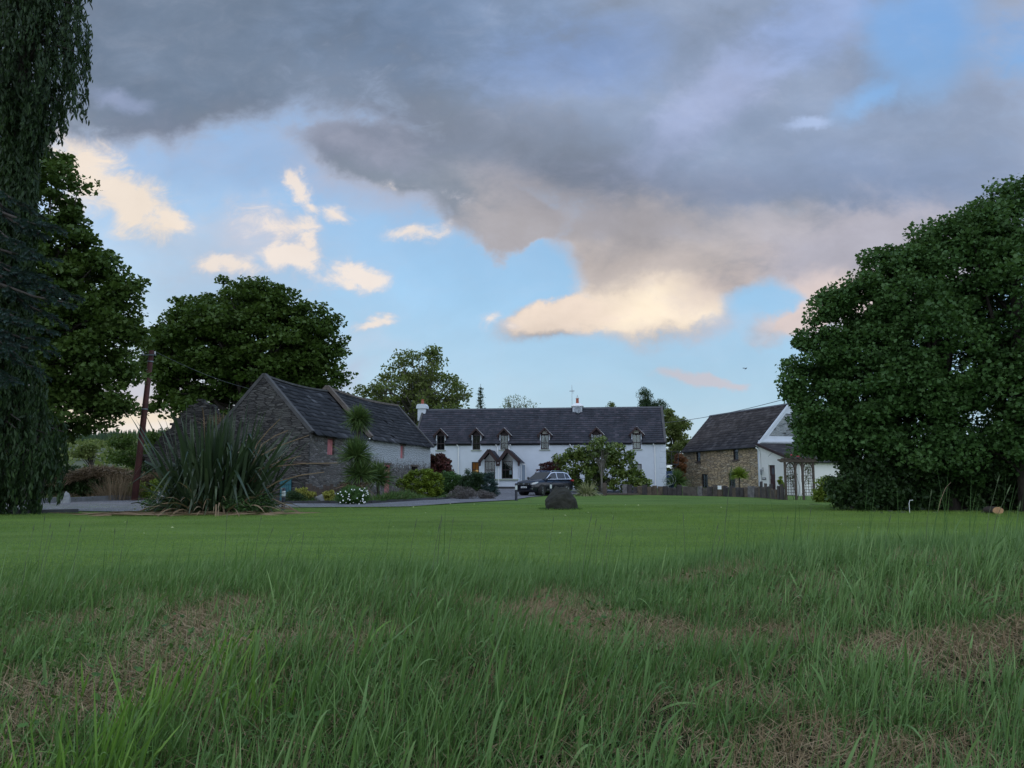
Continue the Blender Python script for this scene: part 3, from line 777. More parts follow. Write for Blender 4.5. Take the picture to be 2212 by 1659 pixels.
# ================================================================ building tools
def wall_holes(mb, T, a0, a1, z0, z1, holes, depth, m=0, mr=None):
    """a rectangular wall with openings and reveals; T(a, d, z) maps along / inward / up to the part's own space"""
    mr = m if mr is None else mr
    A_ = sorted({a0, a1, *[h[0] for h in holes], *[h[1] for h in holes]}); Z_ = sorted({z0, z1, *[h[2] for h in holes], *[h[3] for h in holes]})
    A_ = [a for a in A_ if a0 <= a <= a1]; Z_ = [z for z in Z_ if z0 <= z <= z1]
    for p, q in zip(A_, A_[1:]):
        for r, s in zip(Z_, Z_[1:]):
            if any(h[0] <= (p + q) / 2 <= h[1] and h[2] <= (r + s) / 2 <= h[3] for h in holes): continue
            mb.add([T(p, 0, r), T(q, 0, r), T(q, 0, s), T(p, 0, s)], [(0, 1, 2, 3)], m)
    for h in holes:
        a, b, c, d = h[0], h[1], h[2], min(h[3], z1)
        c4 = [(a, c), (b, c), (b, d), (a, d)]
        for i in range(4):
            if i == 2 and h[3] >= z1: continue
            p, q = c4[i], c4[(i + 1) % 4]
            mb.add([T(p[0], 0, p[1]), T(q[0], 0, q[1]), T(q[0], depth, q[1]), T(p[0], depth, p[1])], [(0, 1, 2, 3)], mr)
def slates(name, parent, m, E0, E1, R0, R1, sw, sh, seed=1, jit=.01, tilt=.02, sag=0.0, miss=0.0, ragged=0.0, thick=.012, cuts=()):
    rg = np.random.default_rng(seed)
    E0, E1, R0, R1 = map(lambda v: np.array(v, float), (E0, E1, R0, R1))
    La = np.linalg.norm(E1 - E0); Ls = np.linalg.norm(R0 - E0)
    rows = max(2, int(Ls / sh)); Nn = np.cross(E1 - E0, R0 - E0); Nn /= np.linalg.norm(Nn)
    if Nn[2] < 0: Nn = -Nn
    def pt(a, s):
        p = (E0 * (1 - a)[:, None] + E1 * a[:, None]) * (1 - s)[:, None] + (R0 * (1 - a)[:, None] + R1 * a[:, None]) * s[:, None]
        p[:, 2] -= sag * np.sin(np.pi * a) * s
        return p
    V = []; F = []; rn = []; nb = 0
    for r in range(rows):
        n = int(La / sw) + 1
        off = (.5 if r % 2 else 0)
        ed = np.clip((np.arange(n + 1) - off + rg.normal(0, jit * 2, n + 1)) / (La / sw), 0, 1)
        a0, a1 = ed[:-1] + .004 / La, ed[1:] - .004 / La
        ok = (a1 - a0) > .02 / La
        ok &= rg.random(n) >= miss
        for c0, c1, sm in cuts:
            if r / rows < sm:
                mid = (a0 + a1) / 2; ins = (mid > c0) & (mid < c1); ok &= ~ins
                a1 = np.where(~ins & (a1 > c0) & (a0 < c0), c0, a1); a0 = np.where(~ins & (a0 < c1) & (a1 > c1), c1, a0)
        a0, a1 = a0[ok], a1[ok]; k = len(a0)
        s0 = np.full(k, r / rows) - (.35 * sh / Ls if r == 0 else 0) + rg.normal(0, jit, k) / Ls * 1.5 - (rg.random(k) * ragged / Ls if r == 0 else 0)
        s1 = np.full(k, min(1, (r + 1.25) / rows))
        lift = tilt + rg.random(k) * jit
        p00 = pt(a0, s0) + Nn * (lift + .0)[:, None]; p10 = pt(a1, s0 + rg.normal(0, jit * .4, k) / Ls) + Nn * (lift + rg.normal(0, jit * .5, k))[:, None]
        p11 = pt(a1, s1) + Nn * .004; p01 = pt(a0, s1) + Nn * .004
        q0 = p00 - Nn * thick * 1.6; q1 = p10 - Nn * thick * 1.6
        V.append(np.stack([p00, p10, p11, p01, q0, q1], 1).reshape(-1, 3))
        b = nb + np.arange(k)[:, None] * 6
        F.append(np.concatenate([b + [0, 1, 2, 3], b + [4, 5, 1, 0]], 0)); rn += list(np.concatenate([rg.uniform(.06, 1, k), np.zeros(k)])); nb += k * 6  # lower edge faces take the ramp's painted shadow tone
    # boarding beneath
    grid = 24
    ed = sorted(set(np.linspace(0, 1, grid + 1)) | {c for q in cuts for c in q[:2]})
    for e0, e1 in zip(ed, ed[1:]):
        lo = max([q[2] for q in cuts if q[0] <= (e0 + e1) / 2 <= q[1]] or [0.0])
        V.append(pt(np.array([e0, e1, e1, e0]), np.array([lo, lo, 1.0, 1.0])) - Nn * .03)
        F.append(np.array([[nb, nb + 1, nb + 2, nb + 3]])); rn.append(.1); nb += 4
    return mesh_np(name, np.concatenate(V), np.concatenate(F), m, parent, rn)

# ================================================================ the white farmhouse
HA = R(7); HO = (2.94, 66.0)
hc, hs = math.cos(HA), math.sin(HA)
def hX(u, d=0.0, v=960):
    s = aslope(u, v); return (s * (HO[1] + d * hc) - HO[0] - d * hs) / (hc + s * hs)
def hZ(u, v, d=0.0):
    x = hX(u, d, v); return pz(v, HO[1] - x * hs + d * hc)
HZ0 = .46
house = empty('farmhouse', (HO[0], HO[1], HZ0), -HA, 'long white rendered farmhouse with dark slate roof, six small dormers and twin-gabled porch', 'house')
hx0, hx1 = hX(896), hX(1437.5)
EZ = 4.33; RZ = 7.55; RB = 3.2       # eaves height, ridge height, ridge setback
dorm_u = [952, 1029, 1089.4, 1177, 1288.7, 1375.3]
holes = []
for k, u in enumerate(dorm_u):
    c = hX(u); holes.append((c - .34, c + .34, 3.72, EZ))
gf = [(1019, 1035, 998, 1030, 'lit'), (1166, 1182, 1001, 1034, 'dark'), (1276, 1292, 1001, 1034, 'dark'), (1367, 1386, 1002, 1034, 'net')]
gfh = []
for a, b_, c, d, k in gf:
    gfh.append((hX(a, 0, c), hX(b_, 0, c), hZ((a + b_) / 2, d), hZ((a + b_) / 2, c)))
mb = MB()
T = lambda a, d, z: (a, d, z)
wall_holes(mb, T, hx0, hx1, HZ0 - .3, EZ, holes + gfh, .16)
for xx in (hx0, hx1):   # gable ends
    mb.add([(xx, 0, HZ0 - .3), (xx, 2 * RB, HZ0 - .3), (xx, 2 * RB, EZ), (xx, RB, RZ - .06), (xx, 0, EZ)], [(0, 1, 2, 3, 4)])
mb.add([(hx0, 2 * RB, HZ0 - .3), (hx1, 2 * RB, HZ0 - .3), (hx1, 2 * RB, EZ), (hx0, 2 * RB, EZ)], [(0, 1, 2, 3)])
hp = [mb.build('wall', M['white'], house)]
mb = MB()
for k in range(8):
    z = HZ0 + .25 + k * .46
    mb.box(hx1 - .42 - .12 * (k % 2), hx1 + .025, -.025, .0, z, z + .42)
q = mb.build('quoin', M['white'], hp[0], bevel=.012)
# roof
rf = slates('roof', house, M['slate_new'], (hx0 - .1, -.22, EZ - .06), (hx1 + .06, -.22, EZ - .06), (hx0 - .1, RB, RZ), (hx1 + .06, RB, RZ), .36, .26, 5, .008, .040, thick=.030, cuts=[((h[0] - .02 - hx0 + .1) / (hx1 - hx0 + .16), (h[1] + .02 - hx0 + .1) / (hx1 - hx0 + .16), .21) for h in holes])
hp.append(rf)
slates('back_slope', rf, M['slate_new'], (hx0 - .1, 2 * RB + .2, EZ - .06), (hx1 + .06, 2 * RB + .2, EZ - .06), (hx0 - .1, RB, RZ), (hx1 + .06, RB, RZ), .6, .4, 6, .006, .016)
mb = MB(); x = hx0
while x < hx1:
    mb.prism([(RB - .16, RZ - .1), (RB, RZ + .06), (RB + .16, RZ - .1), (RB, RZ - .03)], x, min(x + .44, hx1 + .05), 'x'); x += .45
mb.build('ridge_tiles', M['ridge'], rf)
for xx, w in ((hx0 - .12, .16), (hx1 - .12, .20)):
    mb = MB(); mb.add([(xx, -.25, EZ - .08), (xx + w, -.25, EZ - .08), (xx + w, RB, RZ + .02), (xx, RB, RZ + .02), (xx, -.25, EZ + .06), (xx + w, -.25, EZ + .06), (xx + w, RB, RZ + .13), (xx, RB, RZ + .13)],
           [(0, 3, 2, 1), (4, 5, 6, 7), (0, 1, 5, 4), (1, 2, 6, 5), (2, 3, 7, 6), (3, 0, 4, 7)])
    mb.build('verge', M['coping'], rf)
# gutter and fascia, broken at the dormers
mb = MB(); xs_ = [hx0 - .1]
for h in holes: xs_ += [h[0] - .06, h[1] + .06]
xs_.append(hx1 + .02)
for a, b_ in zip(xs_[::2], xs_[1::2]):
    mb.box(a, b_, -.10, -.01, EZ - .24, EZ - .08)
    mb.tube([(a, -.18, EZ - .12), (b_, -.18, EZ - .12)], .065, 8)
hp.append(mb.build('gutter', M['gutter'], house))
for u, kink in ((991, 1), (1074.6, 1), (1100, -1), (1234, 1), (1335, 1), (1414, 1)):
    x = hX(u); mb = MB()
    mb.tube([(x - .12 * kink, -.17, EZ - .14), (x - .10 * kink, -.17, EZ - .24), (x, -.07, EZ - .42), (x, -.07, HZ0 + .02)], .052, 8)
    for z in (3.2, 1.8): mb.box(x - .07, x + .07, -.08, -.002, z, z + .05)
    hp.append(mb.build('downpipe', M['white_trim'], house, smooth=False))

def window(parent, x0, x1, z0, z1, y, frame, bars=(1, 1), sill=True, cover=None, w=.055, transom=.5, glass='glass', T=None, sillm='sill', name='window'):
    """sash window set in an opening; returns the frame object with pane / sill / curtain children"""
    T = T or (lambda a, d, z: (a, d, z))
    def bx(mb, a0, a1, d0, d1, c0, c1):
        pts = [T(a, d, c) for c in (c0, c1) for a, d in ((a0, d0), (a1, d0), (a1, d1), (a0, d1))]
        mb.add(pts, [(0, 3, 2, 1), (4, 5, 6, 7), (0, 1, 5, 4), (1, 2, 6, 5), (2, 3, 7, 6), (3, 0, 4, 7)])
    mb = MB()
    bx(mb, x0, x0 + w, y, y + .07, z0, z1); bx(mb, x1 - w, x1, y, y + .07, z0, z1)
    bx(mb, x0 + w, x1 - w, y, y + .07, z1 - w, z1); bx(mb, x0 + w, x1 - w, y, y + .07, z0, z0 + w * 1.2)
    zt = z0 + (z1 - z0) * transom
    if transom: bx(mb, x0 + w, x1 - w, y - .004, y + .06, zt - .03, zt + .03)
    for i in range(bars[0]):
        xb = x0 + (x1 - x0) * (i + 1) / (bars[0] + 1); bx(mb, xb - .014, xb + .014, y + .01, y + .045, z0 + w * 1.2, z1 - w)
    f = mb.build(name, frame, parent)
    mb = MB(); bx(mb, x0 + w * .5, x1 - w * .5, y + .047, y + .053, z0 + w * .5, z1 - w * .5); mb.build('pane', M[glass], f)
    if sill:
        mb = MB(); bx(mb, x0 - .12, x1 + .12, -.09, y, z0 - .10, z0 - .012); mb.build('sill', M[sillm], f, bevel=.008)
    if cover:
        m, a0, a1, c0, c1 = cover
        mb = MB(); n = 9
        for i in range(n):   # gathered cloth
            p, q = a0 + (a1 - a0) * i / n, a0 + (a1 - a0) * (i + 1) / n
            d0, d1 = y + .12 + .02 * (i % 2), y + .12 + .02 * ((i + 1) % 2)
            mb.add([T(p, d0, c0), T(q, d1, c0), T(q, d1, c1), T(p, d0, c1)], [(0, 1, 2, 3)])
        mb.build('curtain', M[m], f)
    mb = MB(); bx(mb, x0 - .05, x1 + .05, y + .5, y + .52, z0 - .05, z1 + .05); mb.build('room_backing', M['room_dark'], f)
    return f
covers = {2: None, 0: None}
for k, u in enumerate(dorm_u):
    c = hX(u); x0, x1 = c - .34, c + .34; zb, zt = 3.72, 4.98
    cv = {1: ('blind', x0, x1, zb, zt), 2: ('blind', x0, x1, zb, zt), 5: ('curtain', x0, x1, zb, zt)}.get(k)
    f = window(house, x0, x1, zb, zt, .07, M['frame_dark'] if k not in (3, 5) else M['maroon'], (1, 1), True, cv, .06, .44)
    hp.append(f)
    if k == 3:   # tied-back white curtains
        mb = MB()
        for s, a in ((1, x0 + .05), (-1, x1 - .05)):
            mb.add([(a, .14, zb + .05), (a + s * .09, .14, zb + .05), (a + s * .05, .15, zb + .5), (a + s * .30, .15, zt - .05), (a, .14, zt - .05)], [(0, 1, 2, 3, 4)])
        mb.build('curtain', M['curtain'], f)
    # dormer: cheeks, slated roof, bargeboards and infill
    ye = lambda z: (z - EZ) / ((RZ - EZ) / RB)
    mb = MB()
    for s in (-1, 1):
        xa = c + s * .34; xb = c + s * .42
        mb.add([(xa, 0, EZ - .25), (xa, 0, 5.0), (xa, ye(5.0) + .1, 5.0), (xa, 0.0, EZ - .05), (xb, 0, EZ - .25), (xb, 0, 5.0), (xb, ye(5.0) + .1, 5.0), (xb, 0.0, EZ - .05)],
               [(0, 1, 2, 3), (4, 7, 6, 5), (0, 4, 5, 1), (1, 5, 6, 2)])
    mb.prism([(c - .34, 4.981), (c + .34, 4.981), (c + .30, 5.03), (c, 5.44), (c - .30, 5.03)], .06, .10)
    ch = mb.build('dormer', [M['white'], M['maroon']], house); hp.append(ch)
    for i_, p in enumerate(ch.data.polygons):
        if p.index >= 8: p.material_index = 1
    for s in (-1, 1):
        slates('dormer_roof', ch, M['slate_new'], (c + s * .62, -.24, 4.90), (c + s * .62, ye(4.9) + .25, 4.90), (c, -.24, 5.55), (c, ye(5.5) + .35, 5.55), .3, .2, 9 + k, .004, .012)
        mb = MB(); mb.bar((c, -.255, 5.52), (c + s * .60, -.255, 4.88), .05, .15, up=(0, -1, 0) if False else (0, 0, 1))
        mb.bar((c + s * .53, -.255, 4.93), (c + s * .53, -.255, 4.74), .12, .05)
        mb.build('bargeboard', M['maroon'], ch)
    mb = MB(); mb.bar((c + .02, -.20, 5.60), (c + .68, -.20, 4.92), .04, .03); mb.build('lead_flashing', M['white_trim'], ch)
    if k in (3, 5):  # pale arched light in the gable
        mb = MB(); mb.prism([(c + .22 * math.cos(t), 5.06 + .26 * math.sin(t)) for t in np.linspace(0, math.pi, 9)], .045, .059); mb.build('fanlight', M['curtain'], ch)
M['lamp_glow'] = mat('lit_room', (.3, .12, .03), .8, emit=(1.0, .42, .10), estr=.10)
for (a, b_, c, d, k), h in zip(gf, gfh):
    cv = {'net': ('curtain', h[0], h[1], h[2], h[3])}.get(k)
    f = window(house, *h[:2], h[2], h[3], .07, M['maroon'], (1, 1), True, cv, .07, .5); hp.append(f)
    if k == 'lit':
        mb = MB(); cx_ = (h[0] + h[1]) / 2
        mb.lathe([(.17, 0), (.08, .22)], 12, (cx_ + .08, .3, h[2] + .45)); mb.build('lamp_shade', mat('lamp_shade', (.8, .5, .2), .8, emit=(1.0, .62, .22), estr=.45), f)
        mb = MB(); mb.box(h[0], h[1], .40, .42, h[2], h[3]); mb.build('lit_wall', M['lamp_glow'], f)
# chimneys
def chimney(x, y, w, d, z0, z1, cap, pots, name='chimney'):
    mb = MB(); mb.box(x - w / 2, x + w / 2, y - d / 2, y + d / 2, z0, z1)
    c_ = mb.build(name, M['white'], house, bevel=.015); hp.append(c_)
    mb = MB()
    if cap == 'round':
        W_ = w / 2 + .12; mb.prism([(x - W_, z1), (x + W_, z1), (x + W_, z1 + .22), (x + W_ * .72, z1 + .42), (x - W_ * .72, z1 + .42), (x - W_, z1 + .22)], y - d / 2 - .12, y + d / 2 + .12)
        zt = z1 + .42
    else:
        W_ = w / 2 + .13; D_ = d / 2 + .13
        mb.box(x - W_, x + W_, y - D_, y + D_, z1, z1 + .06)
        mb.add([(x - W_, y - D_, z1 + .06), (x + W_, y - D_, z1 + .06), (x + W_, y + D_, z1 + .06), (x - W_, y + D_, z1 + .06), (x - .2, y - .15, z1 + .3), (x + .2, y - .15, z1 + .3), (x + .2, y + .15, z1 + .3), (x - .2, y + .15, z1 + .3)],
               [(4, 5, 6, 7), (0, 1, 5, 4), (1, 2, 6, 5), (2, 3, 7, 6), (3, 0, 4, 7)])
        zt = z1 + .3
    mb.build('chimney_cap', M['white_trim'] if cap != 'round' else M['white'], c_)
    mb = MB(); mb.lathe([(.15, 0), (.135, .05), (.12, .38), (.15, .40), (.15, .45)], 12, (x, y, zt)); mb.build('chimney_pot', M['terracotta'], c_)
    return c_, zt + .45
c1, _ = chimney(hX(912, RB), RB - .1, .72, .7, 6.5, pz(880, 69), 'round', 1)
c2, zt = chimney(hX(1248.3, RB), RB - .1, .84, .7, 6.8, pz(879, 69), 'square', 1)
x = hX(1248.3, RB)
mb = MB()
for a in range(4):
    mb.bar((x + .12 * math.cos(a * 1.57), RB - .1 + .12 * math.sin(a * 1.57), zt - .02), (x, RB - .1, zt + .28), .02)
mb.build('cowl', M['metal_grey'], c2)
mb = MB(); ax_ = hX(1236.6, RB)
mb.tube([(ax_, RB, 7.4), (ax_, RB, pz(832, 69))], .02, 6)
zt2 = pz(845, 69)
mb.bar((ax_, RB - .5, zt2 - .1), (ax_, RB + .5, zt2 + .1), .02)
for i in range(6): mb.bar((ax_ - .22, RB - .5 + .2 * i, zt2 - .1 + .04 * i), (ax_ + .22, RB - .5 + .2 * i, zt2 - .1 + .04 * i), .012)
mb.bar((ax_ - .02, RB, zt2 + .35), (ax_ + .12, RB, zt2 - .25), .02)
hp.append(mb.build('television_aerial', M['metal_grey'], house))
# dish on the chimney
mb = MB(); c = Vector((hX(1249.5, RB), RB - .62, pz(886, 68.6))); n_ = 16; rings = 4; vs = [tuple(c)]; fs = []
ax = Vector((.25, -.95, .18)).normalized(); sd = ax.cross(Vector((0, 0, 1))).normalized(); up_ = sd.cross(ax)
for r in range(1, rings + 1):
    for k in range(n_):
        a = 2 * math.pi * k / n_; rr = r / rings
        vs.append(tuple(c + sd * math.cos(a) * .30 * rr + up_ * math.sin(a) * .36 * rr + ax * .09 * rr * rr))
for k in range(n_): fs.append((0, 1 + k, 1 + (k + 1) % n_))
for r in range(rings - 1):
    for k in range(n_): fs.append((1 + r * n_ + k, 1 + (r + 1) * n_ + k, 1 + (r + 1) * n_ + (k + 1) % n_, 1 + r * n_ + (k + 1) % n_))
mb.add(vs, fs); dish = mb.build('satellite_dish', M['galv'], house, smooth=True); hp.append(dish)
so = dish.modifiers.new('s', 'SOLIDIFY'); so.thickness = .015
mb = MB(); mb.bar(c - up_ * .33, c + ax * .42 - up_ * .22, .02); mb.bar(c + ax * .42 - up_ * .27, c + ax * .42 - up_ * .15, .05); mb.bar(c - ax * .02, c - ax * .28, .04); mb.build('dish_arm', M['black'], dish)

# porch with two steep gables
PD = -3.0
px0, px1 = hX(1040, PD, 1010), hX(1118.5, PD, 1010)
pw = [(hX(1046.5, PD, 1000), hX(1069.6, PD, 1000)), (hX(1083.7, PD, 1000), hX(1107.7, PD, 1000))]
pzb, pzt = 1.22, 2.66
mb = MB()
wall_holes(mb, lambda a, d, z: (a, PD + d, z), px0, px1, HZ0 - .3, 2.80, [(w[0], w[1], pzb, 2.80) for w in pw], .14)
mb.add([(px0, PD, HZ0 - .3), (px0, 0, HZ0 - .3), (px0, 0, 2.80), (px0, PD, 2.80)], [(0, 1, 2, 3)])
wall_holes(mb, lambda a, d, z: (px1 - d, PD + a, z), 0, 3.0, HZ0 - .3, 2.80, [(.5, 1.4, pzb, 2.6)], .12)
ap = [hX(1057.2, PD, 980), hX(1096.2, PD, 980)]; pr = [(px0, hX(1077, PD, 1000)), (hX(1077, PD, 1000), px1)]
for a, (l, r_) in zip(ap, pr):
    mb.add([(l + .02, PD + .12, 2.66), (r_ - .02, PD + .12, 2.66), (a, PD + .12, 3.5)], [(0, 1, 2)], 1)
porch = mb.build('porch', [M['white'], M['dark_glass']], house); hp.append(porch)
mb = MB(); mb.box(px0 - .04, px1 + .04, PD - .10, PD + .0, pzb - .13, pzb - .02); mb.build('sill', M['sill'], porch)
mb = MB(); mb.box(px0 - .2, px1 + 1.5, PD - .22, PD - .02, HZ0 - .2, HZ0 + .12); mb.build('step', M['kerb_dark'], porch)
for w in pw:
    f = window(porch, w[0], w[1], pzb, pzt, PD + .06, M['frame_dark'], (2, 1), False, ('blind', w[0], w[1], pzb, pzt) if w is pw[0] else None, .06, .5)
mb = MB(); mb.box(ap[1] + .12, ap[1] + .34, PD + .14, PD + .15, pzb + .35, pzb + .68); mb.build('paper_notice', M['white_trim'], porch)
window(porch, .5, 1.4, pzb, 2.6, .05, M['white_trim'], (1, 1), False, None, .06, 0, T=lambda a, d, z: (px1 - d, PD + a, z))
for gi, (a, (l, r_)) in enumerate(zip(ap, pr)):
    apz, fz = 3.62, 2.62
    for s, fx in ((-1, l - .16 if gi == 0 else l), (1, r_ if gi == 0 else r_ + .20)):
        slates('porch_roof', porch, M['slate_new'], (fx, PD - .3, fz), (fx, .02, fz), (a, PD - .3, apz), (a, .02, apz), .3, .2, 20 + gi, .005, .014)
        mb = MB(); mb.bar((a, PD - .32, apz - .06), (fx, PD - .32, fz - .06), .05, .26)
        ex = fx - s * .08
        mb.prism([(ex - .10, fz - .32), (ex - .02, fz - .40), (ex + .06, fz - .36), (ex + .10, fz - .2), (ex + .08, fz + .02), (ex - .10, fz + .02)], PD - .345, PD - .295)
        mb.build('bargeboard', M['maroon'], porch)
mb = MB(); mb.tube([(pr[0][1], PD - .36, 2.5), (pr[0][1] + .02, PD - .1, 2.35), (pr[0][1] + .02, PD - .06, HZ0 + .1)], .035, 8); mb.build('downpipe', M['white_trim'], porch)
# glazed screen beside the porch
sx = hX(1136, -1.0, 1010)
mb = MB()
for xx in (px1 + .10, sx): mb.bar((xx, -1.2, HZ0), (xx, -1.2, 2.5 - (xx - px1) * .22), .06)
mb.bar((px1 + .1, -1.2, 2.52), (sx + .03, -1.2, 2.36), .07, .07); mb.bar((px1 + .1, -1.2, HZ0 + .1), (sx, -1.2, HZ0 + .1), .06)
sc = mb.build('side_screen', M['white_trim'], house); hp.append(sc)
mb = MB(); mb.box(px1 + .14, sx - .03, -1.21, -1.20, HZ0 + .13, 2.36); mb.build('pane', mat('frosted_pane', (.24, .30, .38), .25), sc)
# railed landing on the far gable
mb = MB(); lz = pz(1000, 62); lx = hx1
mb.box(lx, lx + 1.1, .3, 1.4, lz - .08, lz)
for p in ((lx + 1.07, .32), (lx + 1.07, 1.37), (lx + .5, .32)): mb.bar((p[0], p[1], lz), (p[0], p[1], lz + 1.05), .05)
mb.bar((lx, .32, lz + 1.03), (lx + 1.09, .32, lz + 1.03), .05); mb.bar((lx + 1.07, .32, lz + 1.03), (lx + 1.07, 1.39, lz + 1.03), .05)
mb.bar((lx, .32, lz + .95), (lx + 1.07, .32, lz + .1), .03); mb.bar((lx, .32, lz + .1), (lx + 1.07, .32, lz + .95), .03)
mb.bar((lx + 1.0, .34, lz - .05), (lx, .34, lz - 1.1), .06)
hp.append(mb.build('landing', M['black'], house))
for o in hp: o.location.z -= HZ0

# ================================================================ the stone cottage with white gable (right)
CA = math.atan2(.28, .96); CO = (18.5, 58.0); cc, cs = math.cos(CA), math.sin(CA); CZ0 = .33
def cY(u, v=1000):
    s = aslope(u, v); return (CO[0] - CO[1] * s) / (cs + cc * s)
def cZ(t, v): return pz(v, CO[1] + cc * t)
cot = empty('stone_cottage', (CO[0], CO[1], CZ0), CA, 'rubble stone cottage with slate roof, white gable and white lean-to at its right end', 'cottage')
cp = []
CL, CW, CE, CR = 11.4, 5.74, 3.72, 6.92
M['stone_brown'] = stonemat('brown_rubble', [(.30, .23, .15), (.41, .315, .21), (.52, .40, .26), (.22, .18, .14), (.60, .50, .37)], (.13, .105, .075), 1.9, 8.5, .8)
M['stone_panel'] = stonemat('slate_panel', [(.10, .11, .115), (.24, .26, .27), (.34, .36, .37), (.05, .055, .06)], (.30, .34, .36), 2.2, 8.5, .8)
cw = [(1512.7, 1503.6, 976, 997.6), (1594.8, 1583.6, 969.3, 994), (1528.8, 1515.8, 1023.7, 1055), (1588, 1574, 1022, 1056.7)]
ch_ = []
for a, b_, c, d in cw:
    t0, t1 = cY(a, (c + d) / 2), cY(b_, (c + d) / 2); tm = (t0 + t1) / 2
    ch_.append((t0, t1, cZ(tm, d), cZ(tm, c)))
TL = lambda a, d, z: (d, a, z)
mb = MB(); wall_holes(mb, TL, 0.10, CL, CZ0 - .3, CE, ch_, .22)
mb.add([(0, CL, CZ0 - .3), (CW, CL, CZ0 - .3), (CW, CL, CE), (CW / 2, CL, CR - .05), (0, CL, CE)], [(0, 1, 2, 3, 4)])
mb.add([(CW, 0, CZ0 - .3), (CW, CL, CZ0 - .3), (CW, CL, CE), (CW, 0, CE)], [(0, 1, 2, 3)])
cp.append(mb.build('wall', M['stone_brown'], cot))
for h in ch_:
    mb = MB()
    mb.add([TL(a, d, z) for z in (h[2] - .10, h[2] - .005) for a, d in ((h[0] - .12, -.05), (h[1] + .12, -.05), (h[1] + .12, .2), (h[0] - .12, .2))], [(0, 3, 2, 1), (4, 5, 6, 7), (0, 1, 5, 4), (1, 2, 6, 5), (2, 3, 7, 6), (3, 0, 4, 7)])
    cp.append(mb.build('sill', M['wood_grey'], cot))
for h in ch_:
    cp.append(window(cot, h[0], h[1], h[2], h[3], .05, M['frame_dark'], (0, 0) if h[2] > 2 else (1, 0), False, ('curtain', h[0], h[1] , h[2], h[3]) , .06, 0, T=TL))
# white gable with a stone panel let in
mb = MB()
g0 = [(0, CZ0 - .3), (CW, CZ0 - .3), (CW, CE), (CW / 2, CR + .02), (0, CE)]
mb.prism(g0, -.06, .10)
gb = mb.build('gable_wall', M['white'], cot); cp.append(gb)
mb = MB(); mb.prism([(.95, 4.42), (CW - .95, 4.42), (CW / 2 + .35, 6.15), (CW / 2 - .35, 6.15)], -.075, -.063); mb.build('stone_inset', M['stone_panel'], gb)
mb = MB(); mb.box(-.02, CW + .02, -.14, -.063, 3.93, 4.06); mb.build('string_course', M['white'], gb)
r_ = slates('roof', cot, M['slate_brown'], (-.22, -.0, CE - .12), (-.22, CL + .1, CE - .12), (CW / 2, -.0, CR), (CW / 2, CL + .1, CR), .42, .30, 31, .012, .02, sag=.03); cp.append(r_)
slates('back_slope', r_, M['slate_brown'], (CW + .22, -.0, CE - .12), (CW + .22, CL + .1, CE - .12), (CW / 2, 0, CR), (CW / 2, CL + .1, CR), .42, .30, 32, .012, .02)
mb = MB(); y = -.1
while y < CL: mb.prism([(CW / 2 - .15, CR - .08), (CW / 2, CR + .06), (CW / 2 + .15, CR - .08)], y, y + .44); y += .45
mb.build('ridge_tiles', M['ridge'], r_)
for s in (-1, 1):
    mb = MB(); mb.bar((CW / 2, -.10, CR + .02), (CW / 2 + s * (CW / 2 + .2), -.10, CE - .1), .10, .14)
    mb.build('verge', M['white'], r_)
mb = MB(); mb.tube([(-.28, -.05, CE - .16), (-.28, CL, CE - .16)], .06, 8); cp.append(mb.build('gutter', M['gutter'], cot))
mb = MB(); mb.tube([(-.28, -.12, CE - .2), (-.2, -.2, CE - .3), (-.07, -.28, CE - .5), (-.07, -.28, CZ0)], .045, 8); cp.append(mb.build('downpipe', M['white_trim'], cot))
# lean-to
LL = 4.8; lz0, lz1 = 3.86, 2.42
d0, d1 = -cY(1660.7, 1030), -cY(1674.6, 1030)
dz = pz(1004.6, 56.3)
mb = MB()
wall_holes(mb, lambda a, d, z: (d, -a, z), 0.05, LL, CZ0 - .4, lz1, [(d0, d1, CZ0 - .4, dz)], .22)
mb.add([(0, -.05, lz1), (0, -LL, lz1), (0, -.05, lz0 - .06)], [(0, 1, 2)])
wall_holes(mb, lambda a, d, z: (a, -LL + d, z), 0, CW + .1, CZ0 - .4, lz1, [], .2)
mb.add([(CW + .1, -.05, CZ0 - .4), (CW + .1, -LL, CZ0 - .4), (CW + .1, -LL, lz1), (CW + .1, -.05, lz0 - .06)], [(0, 1, 2, 3)])
lt = mb.build('lean_to', M['whitewash2'], cot); cp.append(lt)
for i_, p in enumerate(lt.data.polygons): pass
slates('lean_to_roof', lt, M['slate_brown'], (-.2, -LL - .25, lz1 - .06), (CW + .3, -LL - .25, lz1 - .06), (-.2, -.06, lz0), (CW + .3, -.06, lz0), .42, .3, 33, .01, .02)
mb = MB(); mb.bar((-.23, -.1, lz0 - .08), (-.23, -LL - .25, lz1 - .14), .05, .18); mb.build('bargeboard', M['maroon'], lt)
mb = MB(); mb.tube([(-.15, -LL - .30, lz1 - .1), (CW + .25, -LL - .30, lz1 - .1)], .055, 8); mb.build('gutter', M['gutter'], lt)
mb = MB(); mb.box(.12, .17, -d1, -d0, CZ0 - .1, dz)
dr = mb.build('door', M['door_brown'], cot); cp.append(dr)
mb = MB(); mb.prism([(-(d0 + d1) / 2 + .17 * math.cos(t), CZ0 + 1.42 + .26 * math.sin(t)) for t in np.linspace(0, 2 * math.pi, 17)[:-1]], .108, .119, 'x'); mb.build('oval_light', M['dark_glass'], dr)
mb = MB(); mb.box(.06, .12, -d0 - .12, -d0 - .08, CZ0 + .85, CZ0 + 1.1); mb.build('handle', M['metal_grey'], dr)
